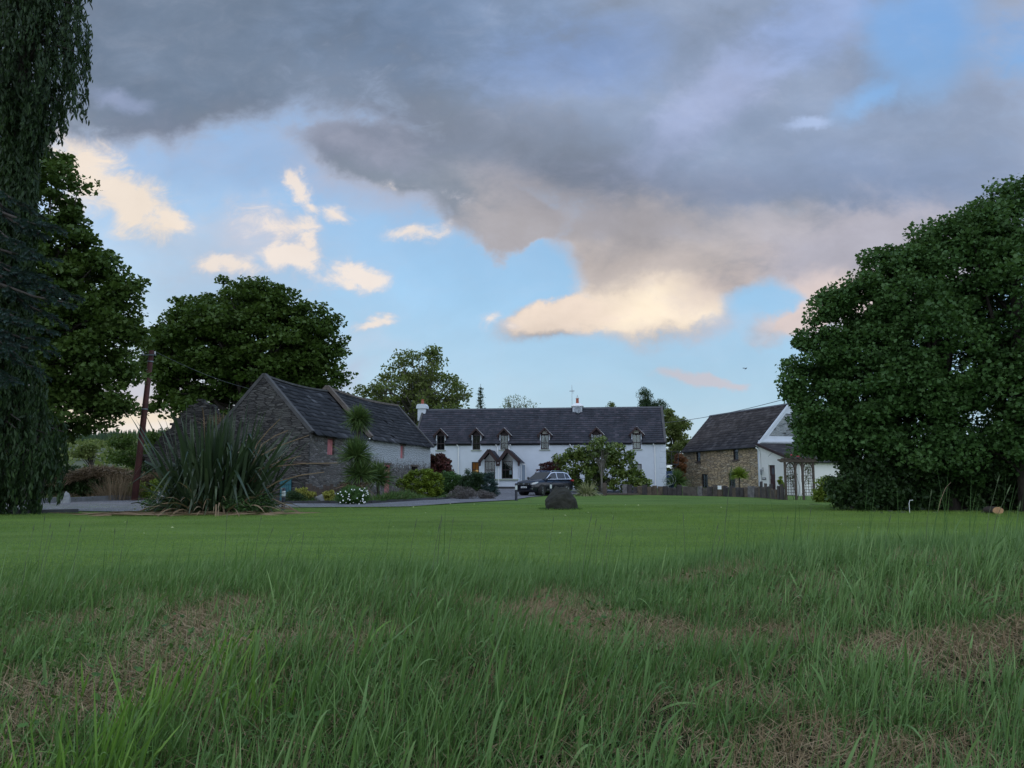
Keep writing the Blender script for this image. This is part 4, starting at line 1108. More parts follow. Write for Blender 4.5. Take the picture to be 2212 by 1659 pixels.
def lantern(loc, out, name='wall_lantern'):
    mb = MB(); x, y, z = loc; ox, oy = out
    mb.bar((x, y, z + .28), (x + ox * .18, y + oy * .18, z + .28), .025); c = (x + ox * .18, y + oy * .18, z)
    mb.lathe([(.01, .30), (.09, .2), (.085, .19)], 6, c); mb.lathe([(.05, -.16), (.06, -.13)], 6, c)
    for k in range(4):
        a = k * 1.57 + .78; mb.bar((c[0] + .055 * math.cos(a), c[1] + .055 * math.sin(a), z - .14), (c[0] + .08 * math.cos(a), c[1] + .08 * math.sin(a), z + .2), .014)
    mb.bar((x + ox * .01, y + oy * .01, z + .1), (x + ox * .01, y + oy * .01, z + .4), .05)
    f = mb.build(name, M['metal_grey'], cot); cp.append(f)
    mb = MB(); mb.lathe([(.045, -.13), (.06, .18)], 6, c); mb.build('lantern_glass', mat('lantern_glass', (.25, .28, .30), .1), f)
tl = -cY(1649, 1022)
lantern((-.003, -tl, pz(1021, 57)), (-1, 0))
lantern((CW - 1.15, -LL - .003, pz(1022, 54.5)), (0, -1))
mb = MB(); t0 = -cY(1646.8, 1033); t1 = -cY(1655, 1033); zz = pz(1036.5, 57)
mb.box(-.03, -.004, -t1, -t0, zz, zz + .17); pq = mb.build('name_plaque', M['ridge'], cot); cp.append(pq)
mb = MB()
for i in range(7): mb.box(-.034, -.0305, -t1 + .05 + i * (t1 - t0 - .1) / 7, -t1 + .05 + (i + .65) * (t1 - t0 - .1) / 7, zz + .06, zz + .12)
mb.build('lettering', M['white_trim'], pq)
for o in cp: o.location.z -= CZ0

# ================================================================ the old barn (left)
BA = math.atan2(-.235, .972); BO = (-10.47, 40.0); bc, bs = math.cos(BA), math.sin(BA); BZ0 = 0.0
BL, BW, BE, BR = 18.5, 5.54, 3.58, 6.55
def bY(u, v=1000):
    s = aslope(u, v); return (BO[0] - BO[1] * s) / (s * bc + bs)
def bZ(t, v): return pz(v, BO[1] + bc * t)
barn = empty('stone_barn', (BO[0], BO[1], 0), BA, 'old stone barn with sagging slate roof and faded red shutters, beside the white farmhouse', 'barn')
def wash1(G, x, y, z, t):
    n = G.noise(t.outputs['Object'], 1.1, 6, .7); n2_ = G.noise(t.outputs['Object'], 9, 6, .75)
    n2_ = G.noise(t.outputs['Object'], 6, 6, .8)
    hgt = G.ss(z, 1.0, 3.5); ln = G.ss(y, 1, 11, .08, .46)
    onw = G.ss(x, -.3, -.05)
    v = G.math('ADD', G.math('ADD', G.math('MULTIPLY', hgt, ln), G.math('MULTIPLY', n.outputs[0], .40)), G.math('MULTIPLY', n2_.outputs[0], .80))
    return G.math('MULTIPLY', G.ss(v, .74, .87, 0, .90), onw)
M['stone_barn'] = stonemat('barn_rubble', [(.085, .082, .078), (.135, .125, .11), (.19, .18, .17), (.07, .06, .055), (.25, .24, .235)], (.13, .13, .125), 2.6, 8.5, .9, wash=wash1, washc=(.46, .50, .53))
def wash2(G, x, y, z, t):
    n = G.noise(t.outputs['Object'], .9, 6, .7)
    return G.ss(n.outputs[0], .50, .62, 0, .75)
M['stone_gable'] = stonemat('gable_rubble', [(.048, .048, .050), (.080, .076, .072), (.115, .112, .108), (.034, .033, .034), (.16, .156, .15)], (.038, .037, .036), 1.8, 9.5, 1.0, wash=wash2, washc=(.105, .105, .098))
sh1 = (bY(707.6, 965), bY(722.5, 965), 2.45, 3.31); sh2 = (bY(865, 975), bY(873.7, 975), 2.55, 3.42)
drh = (bY(830.6, 1025), bY(842.5, 1025), 0.0, bZ(10, 1003.7)); op = (bY(889, 1012), bY(902, 1012), bZ(14, 1025), bZ(14, 1007))
TB = lambda a, d, z: (-d, a, z)
mb = MB(); wall_holes(mb, TB, 0, BL, -.3, BE, [sh1, sh2, drh, op], .35)
mb.add([(-BW, 0, -.3), (-BW, BL, -.3), (-BW, BL, BE), (-BW, 0, BE)], [(0, 1, 2, 3)])
mb.add([(-BW, BL, -.3), (0, BL, -.3), (0, BL, BE), (-BW / 2, BL, BR - .05), (-BW, BL, BE)], [(0, 1, 2, 3, 4)])
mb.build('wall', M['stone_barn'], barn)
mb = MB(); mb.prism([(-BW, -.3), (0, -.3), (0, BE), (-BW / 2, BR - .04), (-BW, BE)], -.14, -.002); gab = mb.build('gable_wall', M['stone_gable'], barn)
mb = MB()   # rough cement skews along the gable
for s in (-1, 1): mb.bar((-BW / 2, -.03, BR + .10), (-BW / 2 + s * (BW / 2 + .12), -.03, BE - .02), .30, .17)
mb.build('coping', M['coping'], gab)
yj = 7.0
def broof(nm, y0, y1, dz_, seed, sw, sh, miss=0, sag=.12):
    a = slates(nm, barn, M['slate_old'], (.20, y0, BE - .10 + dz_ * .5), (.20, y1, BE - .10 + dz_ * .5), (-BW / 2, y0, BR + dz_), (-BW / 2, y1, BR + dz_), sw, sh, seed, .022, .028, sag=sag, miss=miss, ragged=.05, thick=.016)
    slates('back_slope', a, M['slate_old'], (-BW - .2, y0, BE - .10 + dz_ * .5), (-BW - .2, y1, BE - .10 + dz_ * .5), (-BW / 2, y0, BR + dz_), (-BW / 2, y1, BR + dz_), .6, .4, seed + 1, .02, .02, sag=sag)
    return a
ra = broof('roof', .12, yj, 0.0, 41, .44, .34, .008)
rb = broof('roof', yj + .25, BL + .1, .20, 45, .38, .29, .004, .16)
mb = MB(); mb.bar((-BW / 2, yj + .13, BR + .32), (.25, yj + .13, BE + .10), .30, .22); mb.bar((-BW / 2, yj + .13, BR + .32), (-BW - .2, yj + .13, BE + .1), .30, .22)
mb.build('coping', M['lichen'], barn)
mb = MB(); mb.bar((-BW / 2, BL + .05, BR + .20), (.22, BL + .05, BE), .30, .16); mb.build('coping', M['coping'], barn)
mb = MB()
for i in range(16):
    y = .1 + i * (yj - .1) / 16; s = .12 * math.sin(math.pi * (y / yj))
    mb.bar((-BW / 2, y, BR + .03 - s), (-BW / 2, y + .45, BR + .03 - .12 * math.sin(math.pi * min(1, (y + .45) / yj))), .26, .1)
mb.build('ridge_capping', M['coping'], ra)
mb = MB(); n_ = 26
for i in range(n_):
    f0, f1 = i / n_, (i + 1.02) / n_; y0 = yj + .25 + f0 * (BL - yj - .25); y1 = yj + .25 + f1 * (BL - yj - .25)
    mb.bar((-BW / 2, y0, BR + .22 - .16 * math.sin(math.pi * f0)), (-BW / 2, y1, BR + .22 - .16 * math.sin(math.pi * min(1, f1))), .30, .12 + .03 * random.random())
mb.build('ridge_capping', M['lichen'], rb)
def board_door(nm, h, d, m, label=None, z0=None, planks=4, gap=.012):
    mb = MB(); a0, a1 = h[0], h[1]; z0 = h[2] if z0 is None else z0
    for i in range(planks):
        p = a0 + (a1 - a0) * i / planks; q = a0 + (a1 - a0) * (i + 1) / planks - gap
        mb.box(-d - .03, -d, p, q, z0 + .01 * (i % 2), h[3] - .012)
    o = mb.build(nm, m, barn, label=label); return o
s_ = board_door('shutter', sh1, .12, M['pink']); board_door('shutter', sh2, .14, M['pink'], planks=3)
dd = board_door('door', (drh[0], drh[1], -.1, drh[3] - .32), .10, M['pink'], 'faded red plank door', planks=5)
mb = MB(); mb.box(-.12, -.05, drh[0] - .02, drh[1] + .02, drh[3] - .10, drh[3] + .02); mb.box(-.10, -.05, drh[0], drh[0] + .07, -.1, drh[3] - .1); mb.box(-.10, -.05, drh[1] - .07, drh[1], -.1, drh[3] - .1); mb.build('door_frame', M['pink'], dd)
mb = MB(); mb.box(-.069, -.04, (drh[0] + drh[1]) / 2, (drh[0] + drh[1]) / 2 + .05, .95, 1.15); mb.build('latch', M['black'], dd)
mb = MB()
for h in (sh1, sh2, drh, op): mb.box(-.30, .03, h[0] - .18, h[1] + .18, h[3] - .005, h[3] + .12)
mb.build('lintel', M['wood_grey'], barn)
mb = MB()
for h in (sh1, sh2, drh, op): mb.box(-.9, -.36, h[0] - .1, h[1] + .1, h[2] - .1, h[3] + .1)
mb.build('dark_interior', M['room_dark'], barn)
mb = MB(); mb.bar((-2.2, -.20, 2.02), (-.1, -.20, 1.96), .07, .1); mb.bar((.04, -.1, 1.96), (.04, 2.2, 1.9), .06, .07); mb.build('timber_band', M['wood_grey'], barn)
mb = MB()
for i in range(5): mb.box(-1.52 + i * .125, -1.41 + i * .125, -.20, -.145, 0, 1.12 - .02 * (i % 2))
mb.bar((-1.55, -.215, .9), (-.9, -.215, .9), .04, .08); mb.build('low_door', M['teal'], barn, label='small teal plank door low in the gable')

# ruined gable wall beside it, seen behind the flax
rw = MB(); rr = random.Random(4); pts = [(-3.3, 0), (-3.3, 2.6), (-2.7, 3.1), (-2.5, 3.6), (-1.9, 4.1), (-1.6, 4.55), (-1.0, 5.0), (-.7, 5.35), (-.2, 5.62), (.15, 5.6), (.5, 5.3), (.8, 4.95), (1.3, 4.55), (1.6, 4.3), (1.9, 4.2), (1.9, 0)]
fine_ = []
for a, b_ in zip(pts, pts[1:]):
    n = max(1, int(math.dist(a, b_) / .22))
    for i in range(n):
        t = i / n; fine_.append((a[0] + (b_[0] - a[0]) * t + rr.uniform(-.07, .07), a[1] + (b_[1] - a[1]) * t + (rr.uniform(-.09, .09) if a[1] > 0 else 0)))
fine_.append(pts[-1])
rw.prism(fine_, 0, .55)
ru = empty('ruined_gable_wall', (pxx(440, 864, 43.5), 43.5, -.1), R(-6), 'ragged roofless gable wall of dark rubble stone between pole and barn', 'ruined wall')
rw.build('wall', M['stone_gable'], ru)
mb = MB()
for i in range(60):
    k = rr.randrange(len(fine_)); x, z = fine_[k]
    if z < 2.4: continue
    mb.box(x - rr.uniform(.08, .2), x + rr.uniform(.08, .2), -.03 + rr.uniform(-.03, .05), .5, z - .05, z + rr.uniform(.02, .09))
mb.build('loose_stones', M['stone_gable'], ru)
strap_mesh('dry_creeper', ru, M['straw'], 900, 12, (1.5, .1, 4.35), .9, (.1, 1.7), (.25, .8), (.012, .03), (.1, .6), jitter=.30)

# ================================================================ trees
def EP(Y, rows, dr=1.0):
    """ellipsoids given as image position and radii at depth Y (metres)"""
    out = []
    for r in rows:
        u, v, ru, rv = r[:4]; yo = r[4] if len(r) > 4 else 0; k = (Y + yo) / FPX
        c = P(u, v, Y + yo); out.append((c.x, c.y, c.z, ru * k, max(ru, rv) * k * dr * .9, rv * k))
    return out
def base_at(u, Y): 
    x = pxx(u, 1060, Y); return (x, Y, gz(x, Y))

tree('sycamore', base_at(1850, 28.5),
     EP(27, [(1785, 745, 56, 72), (1780, 860, 56, 90), (1850, 690, 85, 88), (1870, 830, 110, 150), (1785, 950, 54, 50), (1860, 945, 95, 75), (1730, 735, 30, 22), (1735, 820, 30, 40), (1800, 650, 26, 34), (1905, 590, 50, 50), (1762, 905, 40, 44), (1790, 990, 26, 22)]),
     'full leafy sycamore nearest the pergola, its edge hiding the cottage gable', nclump=520, per=150, cr=.50, leaf=.118, shape='maple', lm=M['leaf_syc'], trunk_r=.22, seed=11, group='sycamores along the right side of the lawn', shell=.7, up=.55)
tree('sycamore', base_at(2050, 26.5), EP(26, [(1965, 640, 80, 95), (2010, 770, 120, 170), (1990, 900, 120, 110), (2060, 600, 85, 110), (2050, 500, 45, 50), (1985, 530, 34, 34), (2120, 500, 60, 70), (1950, 980, 90, 50)]),
     'tall sycamore in the middle of the three at the right edge of the lawn', nclump=460, per=180, cr=.64, leaf=.118, shape='maple', lm=M['leaf_syc'], trunk_r=.28, seed=12, group='sycamores along the right side of the lawn', shell=.7, up=.55)
tree('sycamore', base_at(2225, 25), EP(25, [(2150, 520, 70, 90), (2200, 680, 110, 180), (2170, 880, 130, 120), (2205, 420, 34, 46), (2260, 560, 110, 150), (2290, 800, 130, 200), (2140, 980, 90, 60), (2220, 980, 90, 60)]),
     'tallest sycamore, cut by the right edge of the picture', nclump=500, per=180, cr=.64, leaf=.118, shape='maple', lm=M['leaf_syc'], trunk_r=.3, seed=13, group='sycamores along the right side of the lawn', shell=.7, up=.55)

tree('broadleaf_tree', base_at(70, 38), EP(38, [(75, 370, 55, 65), (125, 400, 62, 60), (60, 480, 110, 100), (150, 500, 50, 50), (60, 620, 160, 130), (175, 600, 55, 60), (270, 618, 46, 24), (228, 650, 50, 40), (200, 730, 85, 70), (255, 740, 40, 50), (90, 800, 140, 110), (235, 830, 56, 60), (140, 900, 110, 42), (40, 900, 90, 60), (215, 900, 40, 30), (-60, 600, 110, 260), (170, 800, 110, 90), (190, 690, 100, 90), (120, 560, 100, 90), (260, 700, 40, 50), (270, 810, 34, 40)]),
     'big dark sycamore rising behind the weeping conifer at the left', holes=.5, nclump=680, per=125, cr=.82, leaf=.20, shape='maple', lm=M['leaf_syc2'], trunk_r=.45, trunk_h=13, branches=70, seed=14, shell=.72, twigs=2, flat=.5, up=.6)
tree('broadleaf_tree', base_at(540, 70), EP(70, [(520, 690, 120, 88), (430, 730, 105, 85), (620, 715, 85, 75), (360, 760, 60, 62), (340, 840, 36, 60), (655, 770, 75, 55), (712, 825, 46, 38), (560, 800, 130, 75), (440, 820, 110, 66), (690, 690, 26, 20), (480, 880, 120, 40), (640, 850, 90, 40), (745, 818, 20, 16), (500, 740, 150, 100), (590, 760, 150, 90), (400, 800, 60, 60), (540, 660, 90, 62)], .9),
     'broad round-crowned tree standing behind the old stone barn', rough=.7, holes=.55, nclump=680, per=120, cr=1.3, leaf=.31, shape='maple', lm=M['leaf_syc2'], trunk_r=.7, trunk_h=13, branches=90, seed=15, shell=.78, twigs=1, flat=.45, up=.7)
tree('ash_tree', base_at(905, 86), EP(86, [(905, 795, 62, 40), (860, 845, 80, 46), (945, 845, 66, 42), (812, 858, 38, 34), (1000, 866, 30, 30), (900, 890, 120, 44), (935, 765, 18, 22)]),
     'thin-leaved ash with bare twigs showing, behind the gap between barn and farmhouse', holes=.6, nclump=420, per=40, cr=.95, leaf=.30, shape='oval', lm=M['leaf_olive'], trunk_r=.5, branches=120, twigs=5, seed=16, shell=.5, bark=M['bark_pale'], up=.5)
tree('small_tree', base_at(1118, 92), EP(92, [(1118, 868, 30, 14), (1090, 876, 16, 10), (1148, 878, 18, 8), (1105, 862, 14, 8)]),
     'wispy pale tree top showing above the middle of the farmhouse roof', nclump=60, per=8, cr=.5, leaf=.17, shape='oval', lm=M['leaf_olive'], trunk_r=.25, branches=50, twigs=6, seed=17, bark=M['bark_pale'])
tree('garden_tree', base_at(1462, 74), EP(74, [(1455, 930, 20, 34), (1462, 975, 26, 40), (1472, 915, 12, 18), (1450, 1010, 22, 40), (1444, 905, 8, 16)]),
     'green bushy tree between the farmhouse gable and the cottage', nclump=150, per=90, cr=.5, leaf=.22, lm=M['leaf_olive'], trunk_r=.2, seed=18)
tree('garden_tree', base_at(1490, 80), EP(80, [(1488, 950, 12, 9), (1500, 958, 14, 10), (1496, 975, 16, 14)]),
     'small pale tree just left of the cottage roof', nclump=50, per=45, cr=.45, leaf=.22, lm=M['leaf_olive'], trunk_r=.15, seed=19)
tree('cypress_tree', base_at(1402, 80), EP(80, [(1392, 858, 11, 18), (1400, 872, 20, 16), (1418, 882, 20, 14), (1434, 900, 8, 16), (1400, 900, 30, 30)]),
     'dark ragged cypress top above the right end of the farmhouse roof', nclump=130, per=80, cr=.45, leaf=.22, shape='long', lm=M['needle'], trunk_r=.25, seed=20, shell=.5, flat=1.0)
tree('cypress_tree', base_at(1324, 82), EP(82, [(1324, 877, 7, 8), (1316, 886, 10, 6)]),
     'tip of a small conifer above the farmhouse roof right of the chimney', nclump=22, per=40, cr=.3, leaf=.22, shape='long', lm=M['leaf_olive'], trunk_r=.12, seed=21, flat=1.0)
# treeline left of the ruin, and shrubs on its skyline
tree('hedgerow_tree', base_at(300, 66), EP(66, [(262, 956, 26, 16), (310, 952, 34, 18), (350, 950, 26, 16), (300, 985, 60, 28), (368, 965, 26, 36)]),
     'rounded hedgerow tree behind the utility pole', nclump=140, per=80, cr=.6, leaf=.2, lm=M['leaf_syc2'], trunk_r=.2, seed=22)
tree('hedgerow_tree', base_at(196, 120), EP(120, [(196, 965, 18, 12), (180, 978, 20, 10)]),
     'lone pale bush on the field left of the pole', nclump=40, per=60, cr=.8, leaf=.35, lm=M['leaf_olive'], trunk_r=.2, seed=23)

def conifer(name, base, H, R0, label, m, n=26, seed=1, leaf=.2, droop=.25, taper=1.0, group=None, dens=40):
    rg = np.random.default_rng(seed); rr = random.Random(seed)
    root = empty(name, base, 0, label, 'tree', group)
    mb = MB(); mb.tube([(0, 0, -.1), (0, 0, H * .5), (0, 0, H)], [R0 * .08, R0 * .05, .015], 8)
    pts = []; fr = []
    for i in range(n):
        h = H * (.08 + .9 * i / n); r = R0 * (1 - h / H) ** taper + .08
        for k in range(6):
            a = rr.uniform(0, 6.28); q = Vector((math.cos(a) * r * rr.uniform(.8, 1.1), math.sin(a) * r * rr.uniform(.8, 1.1), h + r * rr.uniform(.1, .35)))
            s = Vector((0, 0, h)); mid = s.lerp(q, .6) - Vector((0, 0, droop * r * .3))
            mb.tube([s, mid, q], [.03, .02, .006], 4, cap=False)
            m_ = int(dens * (r / R0 + .2)); t = rg.random(m_)[:, None] ** .7
            pp = (np.array(s) * (1 - t) + np.array(q) * t) - np.array([0, 0, 1]) * droop * r * np.sin(np.pi * t) * .3
            pts.append(pp + rg.normal(size=(m_, 3)) * (.07 + .03 * r))
    mb.build('trunk', M['bark'], root)
    pts = np.concatenate(pts); V, F, rn = leaves(pts, leaf, 'long', .2, .4, rg=rg)
    mesh_np('crown', V, F, m, root, rn); return root
conifer('spruce_tree', base_at(1037, 82), pz(822, 82) - .9, 1.9, 'narrow spiky spruce behind the left half of the farmhouse roof', M['needle'], 30, 5, .22)

# weeping conifer filling the left edge: curtains of hanging sprays
def weeping():
    rg = np.random.default_rng(9); Y = 24.0; k = Y / FPX; u0 = -25
    base = base_at(u0, Y); root = empty('weeping_conifer', base, 0, 'huge dark weeping conifer with hanging sprays, cut by the left edge', 'tree')
    u0 = -25
    prof = np.array([(-260, 120), (-100, 150), (0, 128), (60, 138), (140, 148), (200, 146), (245, 100), (285, 66), (340, 46), (430, 50), (560, 54), (700, 58), (800, 86), (880, 125), (930, 155), (1000, 170), (1050, 150), (1085, 105), (1108, 60)], float)
    mb = MB(); H = pz(-300, Y)
    mb.tube([(0, 0, -.2), (0, 0, 4), (-.1, 0, 10), (0, 0, H)], [.42, .34, .25, .05], 10)
    pts = []; Bd = []
    ns = 3300
    for i in range(ns):
        v = rg.uniform(-260, 1085); Rm = np.interp(v, prof[:, 0], prof[:, 1]) * k * .93
        a = rg.uniform(-math.pi, math.pi); rr = Rm * rg.uniform(.03, 1) ** .55
        L_ = rg.uniform(.5, 1.5)
        top = np.array([math.cos(a) * rr, math.sin(a) * rr * .8, pz(v, Y) - base[2] + L_ * .35])
        if i % 9 == 0:
            mb.tube([(0, 0, max(.3, top[2] - rr * .1)), (top[0] * .6, top[1] * .6, max(.3, top[2]) + .25), tuple(top)], [.06, .035, .012], 4, cap=False)
        nl = int(24 * L_) + 8; t = rg.random(nl)
        sw = np.array([math.cos(a), math.sin(a), 0]) * .12
        p = top + np.outer(t, [0, 0, -L_]) + np.outer(t ** 2, sw) + rg.normal(size=(nl, 3)) * np.array([.07, .07, .05]) * (1.2 - t)[:, None]
        p[:, 2] = np.maximum(p[:, 2], .03); pts.append(p)
    mb.build('trunk', M['bark'], root, smooth=True)
    pts = np.concatenate(pts); n = len(pts)
    B_ = rg.normal(size=(n, 3)) * .32; B_[:, 2] -= 1; B_ /= np.linalg.norm(B_, axis=1, keepdims=True)
    T_ = rg.normal(size=(n, 3)); T_ -= (T_ * B_).sum(1, keepdims=True) * B_; T_ /= np.linalg.norm(T_, axis=1, keepdims=True)
    V, F, rn = leaves(pts, .20, 'long', sizevar=.5, frames=(np.cross(T_, B_), T_, B_), rg=rg)
    mesh_np('crown', V, F, M['weep'], root, rn)
weeping()
def blue_spruce():
    rg = np.random.default_rng(19); rr = random.Random(3); Y = 22.5; k = Y / FPX
    base = base_at(-70, Y); root = empty('blue_spruce', base, 0, 'blue-green spruce with layered tufted branches in front of the weeping conifer', 'tree')
    mb = MB(); mb.tube([(0, 0, -.2), (0, 0, 6), (0, 0, 11)], [.25, .17, .03], 8)
    P3 = []; Dn = []
    tips = [(126, 492), (96, 510), (118, 560), (100, 600), (164, 640), (150, 655), (125, 690), (96, 735), (110, 760), (60, 540), (70, 640), (60, 700), (40, 480), (50, 590), (85, 800), (30, 760), (75, 455), (20, 820), (110, 715), (135, 625)]
    for (u, v) in tips:
        yo = rr.uniform(-1.6, .8); q = P(u, v, Y + yo) - Vector(base)
        s = Vector((0, 0, q.z + rr.uniform(.5, 1.3)))
        mid = s.lerp(q, .6) - Vector((0, 0, .1))
        mb.tube([s, s.lerp(mid, .6), mid, q], [.05, .04, .03, .01], 5, cap=False)
        d = (q - s).normalized(); sd = d.cross(Vector((0, 0, 1))).normalized()
        for j in range(26):      # side twigs, each a tufted finger
            t = rr.uniform(.15, 1); a = s.lerp(q, t) if t > .6 else s.lerp(mid, t / .6)
            b_ = a + (sd * rr.uniform(-1, 1) * (.75 - .4 * t) + d * rr.uniform(.2, .6) + Vector((0, 0, rr.uniform(-.22, .06)))) * .8
            mb.tube([a, b_], [.012, .006], 3, cap=False)
            n = 62; tt = rg.random(n)[:, None]
            P3.append(np.array(a) * (1 - tt) + np.array(b_) * tt); dd = np.array((b_ - a).normalized()); Dn.append(np.tile(dd, (n, 1)))
    mb.build('trunk', M['bark'], root)
    pts = np.concatenate(P3); D = np.concatenate(Dn); n = len(pts)
    rad = rg.normal(size=(n, 3)); rad -= (rad * D).sum(1, keepdims=True) * D; rad /= np.linalg.norm(rad, axis=1, keepdims=True)
    B_ = rad * .9 + D * .7; B_ /= np.linalg.norm(B_, axis=1, keepdims=True)
    T_ = np.cross(B_, D); T_ /= np.linalg.norm(T_, axis=1, keepdims=True)
    V, F, rn = leaves(pts + B_ * .035, .095, 'long', sizevar=.3, frames=(np.cross(T_, B_), T_, B_), rg=rg)
    mesh_np('crown', V, F, M['needle_blue'], root, rn)
blue_spruce()

# ================================================================ shrubs and garden plants
def shrub(name, Y, rows, label, lm, bu=None, **kw):
    E = EP(Y, rows); u = bu if bu is not None else rows[0][0]
    return blob_plant(name, base_at(u, Y), E, label, 'shrub', lm, **kw)
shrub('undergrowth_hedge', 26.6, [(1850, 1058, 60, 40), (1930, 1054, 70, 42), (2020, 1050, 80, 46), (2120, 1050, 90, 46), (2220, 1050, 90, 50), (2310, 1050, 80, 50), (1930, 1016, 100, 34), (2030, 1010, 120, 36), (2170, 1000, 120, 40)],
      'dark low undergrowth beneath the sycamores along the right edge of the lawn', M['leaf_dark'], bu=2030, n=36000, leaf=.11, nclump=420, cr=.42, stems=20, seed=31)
shrub('hedge_shrub', 38, [(1795, 1052, 28, 22), (1815, 1066, 34, 24), (1780, 1070, 18, 20)], 'yellow-green rounded shrub beside the pergola, in front of the sycamore', M['leaf_lime'], n=5000, leaf=.08, nclump=90, cr=.28, seed=32)
shrub('hedge_shrub', 31, [(1830, 1070, 34, 28), (1880, 1072, 40, 26)], 'dark bramble hedge below the left sycamore', M['leaf_dark'], n=6000, leaf=.09, nclump=90, cr=.3, seed=33)
shrub('magnolia_shrub', 58.5, [(1240, 1000, 44, 26), (1215, 1022, 26, 26), (1290, 990, 44, 32), (1270, 1030, 50, 30), (1345, 1000, 32, 28), (1340, 1040, 52, 24), (1385, 1045, 24, 16), (1330, 975, 20, 18), (1250, 982, 30, 14), (1310, 1020, 40, 34), (1408, 1022, 9, 7), (1375, 1028, 14, 12)],
      'wide glossy-leaved shrub screening the right half of the farmhouse front', M['leaf_mag'], bu=1300, n=6200, leaf=.17, shape='oval', nclump=210, cr=.38, stems=26, seed=34, shell=.55, bark=M['bark_pale'])
tree('magnolia_tree', base_at(1300, 57), EP(57, [(1290, 960, 26, 14), (1305, 975, 22, 14), (1325, 966, 18, 8), (1288, 975, 14, 12), (1300, 950, 7, 8)]),
     'thin young tree with sparse yellow-green leaves poking above the wide shrub', nclump=50, per=22, cr=.35, leaf=.20, shape='oval', lm=M['leaf_mag'], trunk_r=.07, trunk_h=3.2, branches=26, twigs=2, seed=35, bark=M['bark_pale'])
shrub('acer_shrub', 58.5, [(1184, 1010, 18, 14), (1198, 1018, 20, 14), (1170, 1026, 18, 12), (1200, 1000, 10, 8)], 'dark red maple shrub behind the parked car', M['leaf_maroon'], n=3500, leaf=.12, shape='long', nclump=80, cr=.25, seed=36, up=.7, flat=.4)
shrub('photinia_shrub', 60.5, [(945, 995, 16, 22), (958, 1010, 18, 22), (940, 1020, 20, 22), (972, 1018, 10, 14)], 'dark red-leaved shrub against the house wall at the barn corner', M['leaf_red'], n=4500, leaf=.13, shape='oval', nclump=90, cr=.28, seed=37)
shrub('euphorbia_shrub', 45, [(905, 1040, 34, 26), (935, 1046, 26, 24), (880, 1046, 22, 22), (912, 1060, 38, 22), (925, 1030, 20, 16)], 'bright yellow-green domed shrub in front of the barn end', M['leaf_lime'], n=14000, leaf=.07, shape='oval', nclump=230, cr=.17, seed=38, shell=.85, up=.9)
shrub('evergreen_shrub', 52, [(975, 1040, 24, 26), (958, 1052, 20, 20), (995, 1048, 16, 20)], 'mid green shrub between the red shrub and the porch', M['leaf_syc'], n=5000, leaf=.09, nclump=110, cr=.25, seed=39)
shrub('juniper_shrub', 51, [(1020, 1034, 20, 22), (1008, 1048, 22, 18), (1036, 1044, 18, 22), (1042, 1030, 14, 14)], 'spreading dark juniper just left of the porch front', M['needle'], n=6000, leaf=.10, shape='long', nclump=120, cr=.22, seed=40, up=.6)
shrub('blue_conifer_shrub', 50, [(1058, 1030, 10, 14), (1060, 1050, 15, 18), (1062, 1064, 16, 8)], 'small blue-green conifer bush at the end of the bed before the porch', M['needle_blue'], n=3000, leaf=.09, shape='long', nclump=60, cr=.2, seed=41)
shrub('lavender_bush', 43.5, [(1000, 1064, 24, 14), (985, 1070, 20, 10), (1018, 1068, 18, 10)], 'greyish brown lavender mound beside the drive', M['lavender'], n=2400, leaf=.07, shape='long', nclump=90, cr=.22, seed=42, up=0)
shrub('heather_bush', 44, [(1045, 1070, 14, 9), (1060, 1072, 10, 6)], 'low mauve-grey heather at the tip of the bed', M['lavender'], n=1800, leaf=.07, shape='long', nclump=40, cr=.18, seed=43, up=0)
shrub('daisy_bush', 33.5, [(762, 1070, 28, 16), (745, 1076, 20, 12), (782, 1070, 16, 16)], 'ferny green bush dotted with white daisies beside the drive', M['grass_green'], n=7000, leaf=.07, shape='long', nclump=100, cr=.2, seed=44, up=0)
shrub('golden_shrub', 36.5, [(650, 1062, 12, 9), (662, 1068, 12, 8), (655, 1074, 14, 8), (672, 1066, 9, 7)], 'small golden yellow shrub, left one of two beside the large round stone', M['leaf_yel'], n=2200, leaf=.055, nclump=60, cr=.12, seed=45, group='golden shrubs in the bed')
shrub('golden_shrub', 36.2, [(712, 1068, 14, 9), (714, 1076, 12, 8)], 'small golden yellow shrub, right one of two, in front of the large round stone', M['leaf_yel'], n=2000, leaf=.055, nclump=50, cr=.12, seed=46, group='golden shrubs in the bed')
shrub('thyme_mound', 35, [(640, 1078, 20, 12), (628, 1074, 12, 12)], 'low dark green mound right of the louvred garden light', M['leaf_dark'], n=3000, leaf=.06, shape='long', nclump=60, cr=.18, seed=47)
shrub('bramble_thicket', 44, [(120, 1052, 60, 28), (60, 1050, 70, 32), (200, 1056, 60, 26), (280, 1058, 50, 24), (330, 1056, 44, 24), (-10, 1040, 60, 40), (130, 1022, 50, 24), (210, 1044, 30, 20), (180, 1038, 26, 14), (300, 1040, 44, 18), (352, 1028, 34, 30), (320, 1030, 16, 22), (95, 1004, 26, 20)], 'tangled dark brambles and shrubs on the bank behind the drive at the left', M['leaf_dark'], bu=170, n=26000, leaf=.12, nclump=330, cr=.5, stems=40, seed=48)
shrub('garden_shrub', 41.5, [(300, 1060, 26, 18), (330, 1064, 20, 14), (355, 1054, 18, 20), (345, 1040, 12, 12)], 'yellow-green garden shrub left of the flax clump', M['leaf_lime'], n=3500, leaf=.08, nclump=70, cr=.25, seed=49)
shrub('copper_shrub', 66, [(1468, 1000, 12, 26), (1466, 1030, 12, 22)], 'rust-brown shrub against the left end of the cottage', M['rust_leaf'], n=2500, leaf=.12, nclump=60, cr=.3, seed=50)
